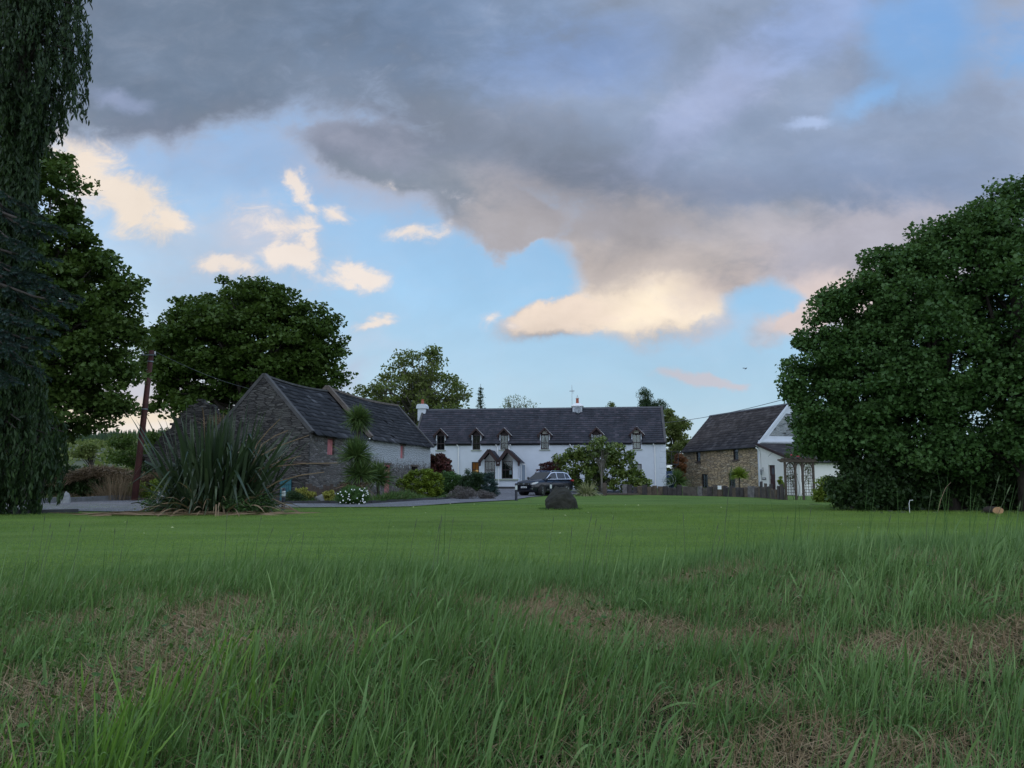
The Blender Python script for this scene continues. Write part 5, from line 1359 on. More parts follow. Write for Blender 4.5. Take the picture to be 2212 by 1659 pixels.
tr_ = shrub('topiary_bush', 52, [(1687, 1042, 7, 7), (1686, 1034, 4, 6), (1688, 1050, 9, 8)], 'small golden-brown clipped bush before the lean-to door', M['leaf_lime'], n=1500, leaf=.05, nclump=40, cr=.1, seed=51)
# low mixed planting along the bed edge
rb_ = np.random.default_rng(77)
bed = MB()
def low_plants(name, path, n, hgt, m, label_kind, width=1.2, seed=5, lw=(.012, .03)):
    rg = np.random.default_rng(seed); a = resample(path, 200); idx = rg.integers(0, 199, n)
    p = a[idx] + (a[np.minimum(idx + 1, 199)] - a[idx]) * rg.random((n, 1)); p[:, 1] += rg.uniform(.15, width, n)
    z = gzv(p[:, 0], p[:, 1])
    az = rg.uniform(0, 6.28, n); ti = rg.uniform(.05, .8, n)
    D = np.stack([np.cos(az) * np.sin(ti), np.sin(az) * np.sin(ti), np.cos(ti)], 1)
    patch = .6 + .5 * np.sin(p[:, 0] * 2.1 + 1) * np.sin(p[:, 0] * .9)
    V, F = straps(np.stack([p[:, 0], p[:, 1], z], 1), D, rg.uniform(*hgt, n) * patch, rg.uniform(*lw, n), rg.uniform(.1, .6, n), 3, rg)
    return tag(mesh_np(name, V, F, m, None, np.repeat(rg.random(n), 3)), kind=label_kind)
low_plants('bed_ground_cover', far[4:10], 22000, (.2, .75), M['grass_bed'], 'stuff', 3.0, 6)
low_plants('bed_dark_plants', far[4:10], 9000, (.3, .8), M['grass_green'], 'stuff', 3.2, 16, (.02, .05))
low_plants('bank_ground_cover', far[0:4], 12000, (.2, .7), M['grass_bed'], 'stuff', 3.5, 7)
low_plants('dead_stems', [(-34, 41.5), (-26, 42), (-20, 42)], 5000, (.5, 1.3), M['straw'], 'stuff', 1.2, 8, (.01, .02))
def bracken():
    rg = np.random.default_rng(8); n = 9000
    x = rg.uniform(-25.5, -19.0, n); y = rg.uniform(42.6, 44.4, n); z = 1.2 + .9 * np.sin((x + 27) / 7.5 * 3.1) ** .5 * rg.random(n) + .3
    z = 1.0 + .55 * rg.random(n) + .25 * np.sin(x * 1.3)
    D = rg.normal(size=(n, 3)); D[:, 2] = np.abs(D[:, 2]) * .5
    V, F = straps(np.stack([x, y, z], 1), D, rg.uniform(.2, .55, n), rg.uniform(.02, .05, n), rg.uniform(.1, .6, n), 3, rg)
    tag(mesh_np('dry_bracken', V, F, M['straw'], None, np.repeat(rg.random(n), 3)), kind='stuff')
bracken()

# the big flax beside the drive
Y = 24.5; fb = base_at(468, Y)
flax = empty('flax_clump', fb, 0, 'huge clump of dark sword-leaved flax at the lawn edge before the barn', 'flax')
strap_mesh('sword_leaves', flax, M['flax'], 620, 51, (0, 0, 0), 1.05, (.02, .64), (1.5, 3.8), (.07, .12), (.03, .42), kinks=.34, jitter=.18, seg=8, azbias=.06)
strap_mesh('outer_leaves', flax, M['flax'], 300, 52, (0, 0, 0), 1.2, (.4, 1.15), (1.0, 2.1), (.05, .09), (.1, .45), kinks=.3, jitter=.12, seg=8)
strap_mesh('dead_leaves', flax, M['straw'], 240, 53, (0, 0, .1), 1.4, (.7, 1.5), (.7, 2.0), (.03, .07), (.3, .7), kinks=0, jitter=.12, seg=7)
mb = MB()
for (u0, v0, u1, v1) in ((560, 985, 668, 940), (566, 960, 622, 930), (575, 1010, 730, 1000), (555, 960, 605, 905), (560, 1015, 650, 985), (590, 1078, 660, 1118), (600, 1040, 700, 1020), (440, 900, 436, 880)):
    a = P(u0, v0, Y - .3) - Vector(fb); b_ = P(u1, v1, Y - .6) - Vector(fb)
    mb.tube([Vector((a.x * .4, a.y * .3, .3)), a, a.lerp(b_, .5) + Vector((0, 0, .05)), b_], [.022, .020, .017, .012], 5, cap=False)
mb.build('flower_stalk', M['straw'], flax)
rg_ = np.random.default_rng(5); n = 5200
C_ = ell_points([(-.9, -.6, .25, .9, .6, .35), (.8, -.7, .2, 1.0, .6, .35), (1.5, -.4, .35, .5, .5, .3), (-1.7, -.3, .2, .6, .5, .3)], 120, rg_, .4); K = rg_.integers(0, 120, n)
pp = C_[K] + rg_.normal(size=(n, 3)) * .11; pp[:, 2] = np.maximum(pp[:, 2], .02) ; pp += np.array(fb)
V, F, rn = leaves(pp, .065, 'oval', .4, rg=rg_)
tag(mesh_np('creeping_weeds', V, F, M['leaf_syc'], None, rn), kind='stuff')
def litter():
    rg = np.random.default_rng(15); n = 300
    x = fb[0] + np.where(rg.random(n) < .6, rg.normal(-1.7, .7, n), rg.uniform(-2.5, 2.8, n)); y = fb[1] - 1.4 + rg.normal(0, .45, n)
    z = gzv(x, y) + .05; az = rg.uniform(-.6, .9, n) + np.pi * (rg.random(n) < .5); D = np.stack([np.cos(az), np.sin(az) * .6, rg.uniform(-.02, .10, n)], 1)
    V, F = straps(np.stack([x, y, z], 1), D, rg.uniform(.3, 1.0, n), rg.uniform(.02, .05, n), rg.uniform(0, .05, n), 5, rg)
    V[:, 2] = np.maximum(V[:, 2], .02)
    tag(mesh_np('dead_flax_leaves', V, F, M['straw'], None, np.repeat(rg.random(n) * .6, 5)), kind='stuff')
litter()

# cabbage palms by the barn
def cordyline(name, u, Y, heads, label, trunk_r=.09, group='cabbage palms', skirt=True, base_n=0, seed=60, lm='cordy'):
    b_ = base_at(u, Y); root = empty(name, b_, 0, label, 'palm', group)
    mb = MB()
    for (hu, hv, r) in heads:
        q = P(hu, hv, Y) - Vector(b_)
        mb.tube([(0, 0, -.1), (q.x * .3, q.y, q.z * .5), q], [trunk_r * 1.2, trunk_r, trunk_r * .8], 8)
    if heads: mb.build('trunk', M['bark'], root, smooth=True)
    for i, (hu, hv, r) in enumerate(heads):
        q = P(hu, hv, Y) - Vector(b_)
        strap_mesh('leaf_head', root, M[lm], 520, seed + i, tuple(q), .08, (.02, 2.0), (r * .75, r * 1.25), (.03, .05), (.02, .25), jitter=.07, seg=5)
        if skirt: strap_mesh('hanging_leaves', root, M[lm], 160, seed + 20 + i, tuple(q), .06, (2.0, 2.9), (r * .8, r * 1.3), (.03, .05), (.0, .1), jitter=.07, seg=4)
    return root
cordyline('cabbage_palm', 772, 37.5, [(774, 905, .72)], 'tall cabbage palm whose mop head stands against the barn roof', .11, seed=60)
cp2 = cordyline('cabbage_palm', 768, 37, [(770, 985, .95), (778, 1025, .9)], 'bushy double-headed cabbage palm below the tall one', .11, skirt=False, seed=64)
strap_mesh('dead_skirt', cp2, M['straw'], 260, 68, (0.05, -.1, .75), .25, (1.0, 2.6), (.5, 1.0), (.02, .04), (.1, .4), jitter=.12, seg=4)
cordyline('cabbage_palm', 818, 38.5, [(815, 1035, .95)], 'short spiky cabbage palm left of the faded red barn door', .08, skirt=False, seed=70)
cordyline('cabbage_palm', 1462, 59, [(1462, 1040, .95)], 'spiky green palm clump left of the cottage wall', .08, skirt=False, seed=73)
cordyline('cabbage_palm', 1597, 53, [(1597, 1027, .62)], 'yellow-green cabbage palm in front of the cottage stone wall', .05, skirt=False, seed=76, lm='leaf_lime')
vf = empty('striped_flax', base_at(1268, 53), 0, 'cream-striped flax fountain beside the car and the wooden post', 'flax')
strap_mesh('striped_leaves', vf, M['flax_var'], 230, 80, (0, 0, 0), .22, (.1, 1.25), (.9, 1.5), (.035, .055), (.25, .75), jitter=.05, seg=8)
gr = empty('ornamental_grass', base_at(852, 42), 0, 'pale arching grass between the palms and the domed shrub', 'grass clump')
strap_mesh('blades', gr, M['lavender'], 700, 81, (0, 0, 0), .5, (.1, 1.2), (.5, 1.2), (.008, .014), (.2, .7), jitter=.2, seg=5)
gr = empty('ornamental_grass', base_at(255, 40.5), 0, 'clump of straw-coloured dead stems on the bank left of the pole', 'grass clump')
strap_mesh('blades', gr, M['straw'], 500, 82, (0, 0, 0), .7, (.1, .8), (1.0, 2.0), (.010, .018), (.1, .5), jitter=.2, seg=5)
# white daisies on their stalks
da = [o for o in bpy.data.objects if o.name.startswith('daisy_bush')][0]
rg_ = np.random.default_rng(3); mb = MB()
for i in range(60):
    p = P(rg_.uniform(730, 792), rg_.uniform(1054, 1090), 33.5 - rg_.uniform(.2, .7)) - da.location
    if rg_.random() < .35: p = P(rg_.uniform(780, 796), rg_.uniform(1052, 1072), 33.3) - da.location
    d = Vector((rg_.uniform(-.4, .4), -1, rg_.uniform(.1, 1))).normalized(); s = d.cross(Vector((0, 0, 1))).normalized(); w = s.cross(d); r = .032
    mb.add([p + (s * math.cos(t) + w * math.sin(t)) * (r if j % 2 else r * .8) for j, t in enumerate(np.linspace(0, 6.283, 13)[:-1])], [tuple(range(12))])
o = mb.build('flower_heads', M['flower_white'], da)

# ================================================================ grass
def vnoise(x, y, sc, seed=0):
    """smooth value noise in 0..1"""
    rg = np.random.default_rng(seed); G = rg.random((64, 64)); x = x / sc + 31.3; y = y / sc + 17.7
    xi = np.floor(x).astype(int); yi = np.floor(y).astype(int); fx = x - xi; fy = y - yi; fx = fx * fx * (3 - 2 * fx); fy = fy * fy * (3 - 2 * fy)
    g_ = lambda a, b_: G[a % 64, b_ % 64]
    return (g_(xi, yi) * (1 - fx) + g_(xi + 1, yi) * fx) * (1 - fy) + (g_(xi, yi + 1) * (1 - fx) + g_(xi + 1, yi + 1) * fx) * fy
def fb_(x, y, sc, seed=0): return (vnoise(x, y, sc, seed) * 4 + vnoise(x, y, sc / 2.1, seed + 1) * 2 + vnoise(x, y, sc / 4.3, seed + 2)) / 7
# sampled terrain for speed
gxs = np.linspace(-26, 26, 261); gys = np.linspace(-1, 34, 351); GZ = gzv(*np.meshgrid(gxs, gys))
def gzf(x, y):
    i = np.clip(((x + 26) / 52 * 260), 0, 259.99); j = np.clip(((y + 1) / 35 * 350), 0, 349.99); a = i.astype(int); b_ = j.astype(int); fi = i - a; fj = j - b_
    return (GZ[b_, a] * (1 - fi) + GZ[b_, a + 1] * fi) * (1 - fj) + (GZ[b_ + 1, a] * (1 - fi) + GZ[b_ + 1, a + 1] * fi) * fj
def sample(n, y0, y1, rg, pw=1.0, side=.74, ex=.5):
    t = rg.random(n); y = (y0 ** (1 + pw) + t * (y1 ** (1 + pw) - y0 ** (1 + pw))) ** (1 / (1 + pw))
    return rg.uniform(-1, 1, n) * (side * y + ex), y
def dryness(x, y):
    d = fb_(x, y, .42, 5) * .7 + fb_(x, y, 1.3, 9) * .5
    return np.clip((d - .555) * 4.5, 0, .78) * np.clip((6.2 - y) / 1.2, 0, 1)
def blades(name, n, y0, y1, h, w, m, seed, lean=.35, seg=4, pw=1.0, keep=None, wind=.25, curl=.35, zoff=-.01, flatness=0, kind='stuff', clump=0):
    rg = np.random.default_rng(seed); x, y = sample(n, y0, y1, rg, pw)
    if clump:      # draw blades together into tussocks
        cx_, cy_ = sample(clump, y0, y1, rg, pw); k = rg.integers(0, clump, n); mv_ = rg.random(n) < .8
        x = np.where(mv_, cx_[k] + rg.normal(0, .04, n), x); y = np.where(mv_, cy_[k] + rg.normal(0, .04, n), y)
    if keep is not None:
        ok = rg.random(n) < keep(x, y); x, y = x[ok], y[ok]
    n = len(x); az = rg.uniform(0, 6.283, n); ti = np.abs(rg.normal(0, lean, n)) + flatness * rg.uniform(.8, 1.1, n)
    hm = (.45 + 1.0 * fb_(x, y, 1.3, 3)) * (1 + .45 * np.clip((x - 1.2) / 2.5, 0, 1) * (y > 3.5))
    if 'straw' not in m.name: hm = hm * (1 - .55 * dryness(x, y))
    D = np.stack([np.cos(az) * np.sin(ti) + wind, np.sin(az) * np.sin(ti), np.maximum(np.cos(ti), .03)], 1)
    V, F = straps(np.stack([x, y, gzf(x, y) + zoff], 1), D, rg.uniform(*h, n) * hm, rg.uniform(*w, n), np.abs(rg.normal(0, curl, n)), seg, rg)
    V[:, 0] += 0
    return tag(mesh_np(name, V, F, m, None, np.repeat(np.clip(rg.normal(.45, .25, n), 0, 1), seg)), kind=kind)
M['grass_long'] = leafmat('long_grass', (.034, .072, .022), (.068, .122, .042), (.15, .21, .10), trans=.3, rough=.5, spec=.4, nscale=.8, gain=(1.85, 1.95, 1.45))
M['grass_lawn'] = leafmat('lawn_grass', (.070, .122, .026), (.102, .166, .038), (.148, .200, .062), trans=.3, rough=.7, nscale=.5, patch=.32)
M['straw_grass'] = leafmat('dry_straw', (.15, .105, .052), (.25, .185, .105), (.38, .30, .19), trans=.1, rough=.8, nscale=.8, gain=(1.25, 1.25, 1.25))
M['clover'] = leafmat('small_weed_leaf', (.02, .05, .015), (.035, .08, .02), (.06, .12, .03), trans=.25)
green = lambda x, y: 1 - .62 * dryness(x, y)
blades('long_grass', 250000, 1.55, 7.2, (.08, .27), (.0020, .0044), M['grass_long'], 101, .45, 5, .75, green, .22, .5, clump=4200)
blades('crest_grass', 120000, 4.2, 9.8, (.08, .26), (.003, .006), M['grass_long'], 102, .30, 4, .6, lambda x, y: np.clip((9.6 - y) / 3.0, .04, 1) * (.35 + .65 * (fb_(x, y, .7, 14) > .5 - .35 * np.clip((7 - y) / 2, 0, 1))), .32, .45, clump=2500)
blades('fine_grass', 90000, 1.55, 7.5, (.05, .15), (.0018, .0035), M['grass_green'], 103, .5, 3, .8, green, .1, .3)
dry = lambda x, y: .28 + .72 * dryness(x, y)
blades('dry_straw', 360000, 1.55, 6.8, (.03, .12), (.0014, .0030), M['straw_grass'], 104, .3, 2, .8, dry, .0, .1, .03, 1.0)
blades('dry_stubble', 110000, 1.55, 6.8, (.05, .15), (.002, .0035), M['straw_grass'], 105, .5, 2, .8, dry, .0, .1)
blades('broad_blades', 2200, 1.6, 5.5, (.20, .40), (.006, .011), M['grass_long'], 106, .3, 8, .5, None, .25, .55)
blades('seed_stems', 420, 3.5, 8.5, (.35, .62), (.003, .0045), M['grass_green'], 107, .12, 6, .6, None, .18, .12)
blades('lawn_blades', 330000, 8.2, 33, (.025, .05), (.008, .014), M['grass_lawn'], 108, .5, 1, .55, None, .1, .1, .015)
def weeds():
    rg = np.random.default_rng(44); n = 9000; x, y = sample(n, 1.6, 5.2, rg, .6)
    ok = fb_(x, y, .6, 21) > .56; x, y = x[ok], y[ok]; n = len(x)
    V, F, rn = leaves(np.stack([x, y, gzf(x, y) + rg.uniform(.01, .09, n)], 1), .028, 'oval', .9, .4, rg=rg)
    tag(mesh_np('small_weeds', V, F, M['clover'], None, rn), kind='stuff')
weeds()
M['grass_vivid'] = leafmat('fresh_grass', (.05, .11, .02), (.08, .16, .03), (.13, .22, .05), trans=.35, rough=.5, spec=.4)
blades('fresh_tufts', 5200, 1.55, 3.0, (.22, .42), (.004, .008), M['grass_vivid'], 109, .3, 7, .4, lambda x, y: np.clip(1.1 * (-x - .2), 0, 1) * (fb_(x, y, .5, 33) > .48), .22, .6, clump=120)
def flecks():
    rg = np.random.default_rng(46); n = 90; x, y = sample(n, 12.5, 42, rg, .6)
    V, F, rn = leaves(np.stack([x, y, gzf(x, np.minimum(y, 33)) + .03], 1), .065, 'maple', 1.6, .5, rg=rg)
    tag(mesh_np('fallen_leaves', V, F, leafmat('pale_fallen_leaf', (.20, .23, .12), (.30, .33, .20), trans=0), None, rn), kind='stuff')
flecks()
# rough grass round the boulder and along posts
def tufts(name, cx, cy, r, n, h, m, seed=1):
    rg = np.random.default_rng(seed); a = rg.uniform(0, 6.283, n); q = r * (1 + rg.normal(0, .12, n)); x = cx + np.cos(a) * q; y = cy + np.sin(a) * q * .8
    az = rg.uniform(0, 6.283, n); ti = rg.uniform(0, .5, n); D = np.stack([np.cos(az) * np.sin(ti), np.sin(az) * np.sin(ti), np.cos(ti)], 1)
    V, F = straps(np.stack([x, y, gzf(x, y) - .01], 1), D, rg.uniform(*h, n), rg.uniform(.008, .014, n), rg.uniform(0, .4, n), 2, rg)
    tag(mesh_np(name, V, F, m, None, np.repeat(rg.random(n), 2)), kind='stuff')

def stalks():
    rr = random.Random(9); mb = MB()
    spots = [((1556, 1200), (1580, 1008), 4.6), ((2120, 1180), (2158, 1030), 5.0), ((2128, 1180), (2182, 1050), 5.2), ((2190, 1190), (2204, 1085), 5.0), ((1996, 1190), (2012, 1060), 5.4),
             ((880, 1200), (900, 1122), 6.0), ((1180, 1180), (1196, 1118), 6.4), ((560, 1210), (590, 1140), 5.6), ((1480, 1190), (1476, 1110), 6.0), ((1740, 1190), (1752, 1098), 5.8)]
    for i in range(26):
        u = rr.uniform(60, 2180); v = rr.uniform(1110, 1160); spots.append(((u - rr.uniform(5, 30), 1230), (u, v), rr.uniform(4.6, 6.5)))
    for (a, b_, Y) in spots:
        t = P(b_[0], b_[1], Y); x0 = pxx(a[0], a[1], Y); s = Vector((x0, Y, gz(x0, Y) - .01)); m = s.lerp(t, .55) + Vector(((x0 - t.x) * .12, 0, .02))
        mb.tube([s, m, t], [.0022, .0018, .0012], 4, cap=False)
        d = (t - m).normalized(); h = rr.uniform(.03, .07)
        mb.tube([t - d * h, t - d * h * .5, t + d * .01], [.0015, .0042, .001], 5, cap=False)
    tag(mb.build('tall_stalks', M['seed'], None), kind='stuff')
M['seed'] = mat('seed_stalk', (.085, .12, .05), .8, rndvar=.4)
stalks()

# ================================================================ the parked car
def car():
    cy = 54.5; cx = pxx(1177, 1050, cy); a = R(48)
    root = empty('parked_car', (cx, cy, gz(cx, cy) + .03), math.atan2(-math.sin(a), -math.cos(a)), 'dark navy estate car parked on the gravel before the farmhouse porch, front wheels turned', 'car')
    paint = mat('navy_paint', (.005, .007, .013), .25, spec=.4, coat=.35)
    trim = mat('chrome', (.75, .78, .82), .15, metal=.9)
    tyre = mat('tyre', (.014, .014, .015), .85); alloy = mat('alloy', (.55, .57, .6), .3, metal=.7)
    plast = mat('black_plastic', (.012, .012, .013), .6)
    X = np.array([2.24, 2.20, 2.05, 1.75, 1.2, .9, .3, -.6, -1.4, -1.9, -2.15, -2.24])
    top = np.array([.72, .86, .95, 1.01, 1.08, 1.11, 1.10, 1.11, 1.13, 1.14, 1.10, .95])
    bot = np.array([.34, .26, .22, .20, .20, .20, .20, .20, .20, .24, .30, .42])
    wd = np.array([.62, .72, .84, .90, .915, .92, .92, .92, .92, .90, .84, .76])
    prof = [(0, 1.0), (.55, .99), (.82, .94), (.93, .82), (.985, .70), (1, .5), (.99, .28), (.96, .12), (.88, 0)]
    V = []; ring = []
    for x, t, b_, w in zip(X, top, bot, wd):
        pts = [(x, w * p, b_ + (t - b_) * q + (.02 if p < .6 and q > .9 else 0)) for p, q in prof]
        full = [(q[0], q[1], q[2]) for q in pts] + [(q[0], -q[1], q[2]) for q in reversed(pts[1:])]
        ring.append(len(full)); V += full
    n = ring[0]; F = [(i * n + k, i * n + (k + 1) % n, (i + 1) * n + (k + 1) % n, (i + 1) * n + k) for i in range(len(X) - 1) for k in range(n)]
    F += [tuple(range(n))[::-1], tuple((len(X) - 1) * n + k for k in range(n))]
    mb = MB(); mb.add(V, F)
    side = [(1.02, 1.06), (.20, 1.56), (-.15, 1.63), (-1.2, 1.63), (-1.75, 1.55), (-2.12, 1.10)]
    hw = lambda z: .80 - (z - 1.06) * .30
    b0 = len(mb.v); k = len(side)
    mb.add([(x, s * hw(z), z) for s in (1, -1) for x, z in side], [tuple(range(k)), tuple(range(2 * k - 1, k - 1, -1))] + [(i, i + k, i + 1 + k, i + 1) for i in range(k - 1)])
    body = mb.build('body', paint, root, smooth=False, bevel=.03)
    for p in body.data.polygons: p.use_smooth = True
    def panel(name, pts, m, off=.012, s=1, par=root):
        mb = MB(); P3 = [(x, s * (hw(z) + off), z) for x, z in pts]; P4 = [(x, s * (hw(z) - .01), z) for x, z in pts]; k = len(pts)
        mb.add(P3 + P4, [tuple(range(k)), tuple(range(2 * k - 1, k - 1, -1))] + [(i, (i + 1) % k, (i + 1) % k + k, i + k) for i in range(k)]); return mb.build(name, m, par)
    for s in (1, -1):
        panel('chrome_trim', [(.90, 1.085), (.17, 1.55), (-.2, 1.605), (-1.35, 1.60), (-1.75, 1.50), (-2.04, 1.10)], trim, .010, s)
        panel('side_window', [(.74, 1.13), (.14, 1.50), (-.2, 1.555), (-.38, 1.555), (-.38, 1.13)], M['dark_glass'], .018, s)
        panel('side_window', [(-.46, 1.13), (-.46, 1.555), (-1.30, 1.55), (-1.30, 1.14)], M['dark_glass'], .018, s)
        panel('side_window', [(-1.36, 1.14), (-1.36, 1.545), (-1.66, 1.46), (-1.88, 1.16)], M['dark_glass'], .018, s)
        mb = MB(); mb.tube([(.10, s * .60, 1.60), (0, s * .60, 1.68), (-1.3, s * .60, 1.68), (-1.6, s * .60, 1.60)], .018, 6); mb.build('roof_rail', trim, root)
        mb = MB(); mb.add([(.74, s * .84, 1.10), (.58, s * .84, 1.10), (.55, s * 1.04, 1.12), (.72, s * 1.04, 1.12), (.74, s * .84, 1.22), (.58, s * .84, 1.22), (.55, s * 1.04, 1.27), (.70, s * 1.04, 1.27)], [(0, 3, 2, 1), (4, 5, 6, 7), (0, 1, 5, 4), (1, 2, 6, 5), (2, 3, 7, 6), (3, 0, 4, 7)]); mb.build('door_mirror', paint, root, bevel=.02)
        mb = MB(); mb.box(-.95, .95, s * .905, s * .935, .30, .42) if s > 0 else mb.box(-.95, .95, -.935, -.905, .30, .42); sl = mb.build('sill_trim', plast, root)
        mb = MB(); mb.box(-.9, .9, min(s * .936, s * .942), max(s * .936, s * .942), .39, .41); mb.build('bright_strip', trim, sl)
        mb = MB(); mb.box(.02, .22, min(s * .925, s * .95), max(s * .925, s * .95), .92, .95); mb.box(-.95, -.75, min(s * .925, s * .95), max(s * .925, s * .95), .94, .97); mb.build('door_handle', paint, root)
        mb = MB(); y0 = s * .70
        mb.prism([(-2.20, .95), (-1.95, .98), (-1.93, 1.08), (-2.19, 1.09)], min(s * .70, s * .885), max(s * .70, s * .885)); mb.build('tail_light', mat('tail_lens', (.30, .02, .02), .2), root)
        # headlight: a swept wedge round the corner
        mb = MB(); pts = [(2.255, .42), (2.215, .72), (2.06, .86), (1.80, .905)]
        lo = [.73, .73, .76, .86]; hi = [.80, .84, .90, .93]
        vs = [(x + .012, s * (y + .012), z) for (x, y), z in zip(pts, lo)] + [(x + .012, s * (y + .012), z) for (x, y), z in zip(pts, hi)] + [(x - .05, s * (y - .03), z) for (x, y), z in zip(pts, lo)] + [(x - .05, s * (y - .03), z) for (x, y), z in zip(pts, hi)]
        mb.add(vs, [(i, i + 1, i + 5, i + 4) for i in range(3)] + [(4 + i, 5 + i, 13 + i, 12 + i) for i in range(3)] + [(i + 8, i + 9, i + 1, i) for i in range(3)] + [(3, 11, 15, 7), (0, 4, 12, 8)]); mb.build('headlight', mat('headlight_lens', (.55, .6, .66), .12, metal=.4), root)
        mb = MB(); mb.box(2.14, 2.24, min(s * .50, s * .74), max(s * .50, s * .74), .42, .48); mb.build('fog_light', trim, root)
        for wx, ang in ((1.40, R(28)), (-1.28, 0)):
            # dark wheel arch
            mb = MB(); yy_ = s * .90
            arc = [(wx + .41 * math.cos(t), .34 + .41 * math.sin(t)) for t in np.linspace(-.12, math.pi + .12, 15)]; inn = [(wx + .355 * math.cos(t), .34 + .355 * math.sin(t)) for t in np.linspace(math.pi + .12, -.12, 15)]
            mb.prism(arc + inn, min(yy_, s * .938), max(yy_, s * .938)); mb.build('arch_trim', plast, root)
            mb = MB(); mb.prism([(wx + .36 * math.cos(t), .34 + .36 * math.sin(t)) for t in np.linspace(0, 2 * math.pi, 21)[:-1]], min(s * .5, s * .925), max(s * .5, s * .925)); mb.build('wheel_well', plast, root)
            wroot = MB(); c = Vector((wx, s * .84, .34)); rot = Matrix.Rotation(ang, 4, 'Z')
            def ring_(mb, prof, nn=24):
                for i, (r, y) in enumerate(prof): pass
                vs = []; 
                for r, y in prof:
                    for q in range(nn):
                        t = 2 * math.pi * q / nn; v = rot @ Vector((r * math.cos(t), s * y, r * math.sin(t))); vs.append(tuple(c + v))
                m_ = len(prof); fs = [(i * nn + q, i * nn + (q + 1) % nn, (i + 1) * nn + (q + 1) % nn, (i + 1) * nn + q) for i in range(m_ - 1) for q in range(nn)]
                fs += [tuple(range(nn))[::-1], tuple((m_ - 1) * nn + q for q in range(nn))]; mb.add(vs, fs)
            ring_(wroot, [(.25, -.13), (.32, -.12), (.345, -.07), (.345, .07), (.32, .115), (.245, .125)]); wh = wroot.build('wheel', tyre, root, smooth=True)
            mb = MB(); ring_(mb, [(.24, .10), (.245, .128), (.225, .130), (.215, .11)])
            for q in range(5):
                t = q * 1.2566; o_ = c + rot @ Vector((0, s * .125, 0)); e_ = c + rot @ Vector((.225 * math.cos(t), s * .128, .225 * math.sin(t))); mb.bar(o_, e_, .05, .02, up=rot @ Vector((0, 1, 0)))
            mb.build('rim', alloy, wh)
    # windscreen, rear screen
    def screen(name, x0, z0, x1, z1, m):
        mb = MB(); d = Vector((z1 - z0, 0, x0 - x1)).normalized() * (.012 if x0 > 0 else -.012)
        q = [(x0, -hw(z0) + .06, z0), (x0, hw(z0) - .06, z0), (x1, hw(z1) - .05, z1), (x1, -hw(z1) + .05, z1)]
        if x0 > 0: d = Vector((.5, 0, .86)) * .014
        else: d = Vector((-.8, 0, .6)) * .014
        mb.add([tuple(Vector(v) + d) for v in q] + [tuple(Vector(v) - d * .5) for v in q], [(0, 1, 2, 3), (7, 6, 5, 4), (0, 4, 5, 1), (1, 5, 6, 2), (2, 6, 7, 3), (3, 7, 4, 0)]); return mb.build(name, m, root)
    screen('windscreen', .98, 1.09, .24, 1.535, M['dark_glass']); screen('rear_screen', -2.10, 1.14, -1.79, 1.50, M['dark_glass'])
    mb = MB(); mb.box(2.20, 2.262, -.60, .60, .70, .83); gr_ = mb.build('grille', plast, root)
    mb = MB()
    for z in (.715, .77, .82): mb.box(2.262, 2.268, -.60, .60, z, z + .012)
    mb.build('grille_bars', trim, gr_)
    mb = MB()   # round badge
    o_ = Vector((2.275, 0, .775))
    for t in np.linspace(0, 2 * math.pi, 17)[:-1]:
        t2 = t + 2 * math.pi / 16; mb.bar(o_ + Vector((0, .075 * math.cos(t), .075 * math.sin(t))), o_ + Vector((0, .075 * math.cos(t2), .075 * math.sin(t2))), .014, .012)
    for p, q in (((-.05, .045), (-.02, -.05)), ((-.02, -.05), (0, 0)), ((0, 0), (.02, -.05)), ((.02, -.05), (.05, .045)), ((-.02, .06), (0, .015)), ((0, .015), (.02, .06))):
        mb.bar(o_ + Vector((0, *p)), o_ + Vector((0, *q)), .012, .01)
    mb.build('badge', trim, gr_)
    mb = MB(); mb.box(2.17, 2.235, -.55, .55, .30, .46); mb.build('lower_intake', plast, root)
    mb = MB(); mb.box(2.222, 2.262, -.26, .26, .50, .61); npl = mb.build('number_plate', mat('plate_white', (.72, .74, .76), .4), root)
    cu = bpy.data.curves.new('plate_text', 'FONT'); cu.body = 'NL36 JEJ'; cu.size = .115; cu.align_x = 'CENTER'; cu.align_y = 'CENTER'; cu.extrude = .001
    cu.materials.append(M['black'])
    tmp = bpy.data.objects.new('tmp_text', cu); COL.objects.link(tmp); bpy.context.view_layer.update()
    tm = bpy.data.meshes.new_from_object(tmp.evaluated_get(bpy.context.evaluated_depsgraph_get())); bpy.data.objects.remove(tmp)
    tx = bpy.data.objects.new('plate_text', tm); link(tx, npl); tx.location = (2.2645, 0, .555); tx.rotation_euler = (R(90), 0, R(90))

car()

# ================================================================ garden lights
def bollard(u, Y, h, label, style='cap'):
    b_ = base_at(u, Y); root = empty('bollard_light', b_, 0, label, 'garden light', 'bollard lights along the drive')
    mb = MB(); mb.lathe([(.10, 0), (.10, .03), (.065, .05), (.065, h * .62)], 16, (0, 0, -.01)); mb.build('post', M['navy_post'], root, smooth=False)
    mb = MB(); mb.lathe([(.062, h * .62), (.062, h * .86)], 16); mb.build('lens', mat('lens', (.62, .66, .66), .3), root)
    if style == 'louvre':
        mb = MB()
        for i in range(4): mb.lathe([(.05, 0), (.078, .008), (.078, .014), (.05, .020)], 16, (0, 0, h * (.65 + .055 * i)))
        mb.build('louvre', M['white_trim'], root)
    else:
        mb = MB()
        for i in range(4): mb.lathe([(.0635, 0), (.0635, .006)], 16, (0, 0, h * (.66 + .045 * i)))
        mb.build('louvre', M['galv'], root)
    mb = MB(); mb.lathe([(.068, h * .86), (.072, h * .88), (.066, h * .95), (.04, h * .99), (.01, h)], 16); mb.build('cap', M['navy_post'], root)
    return root
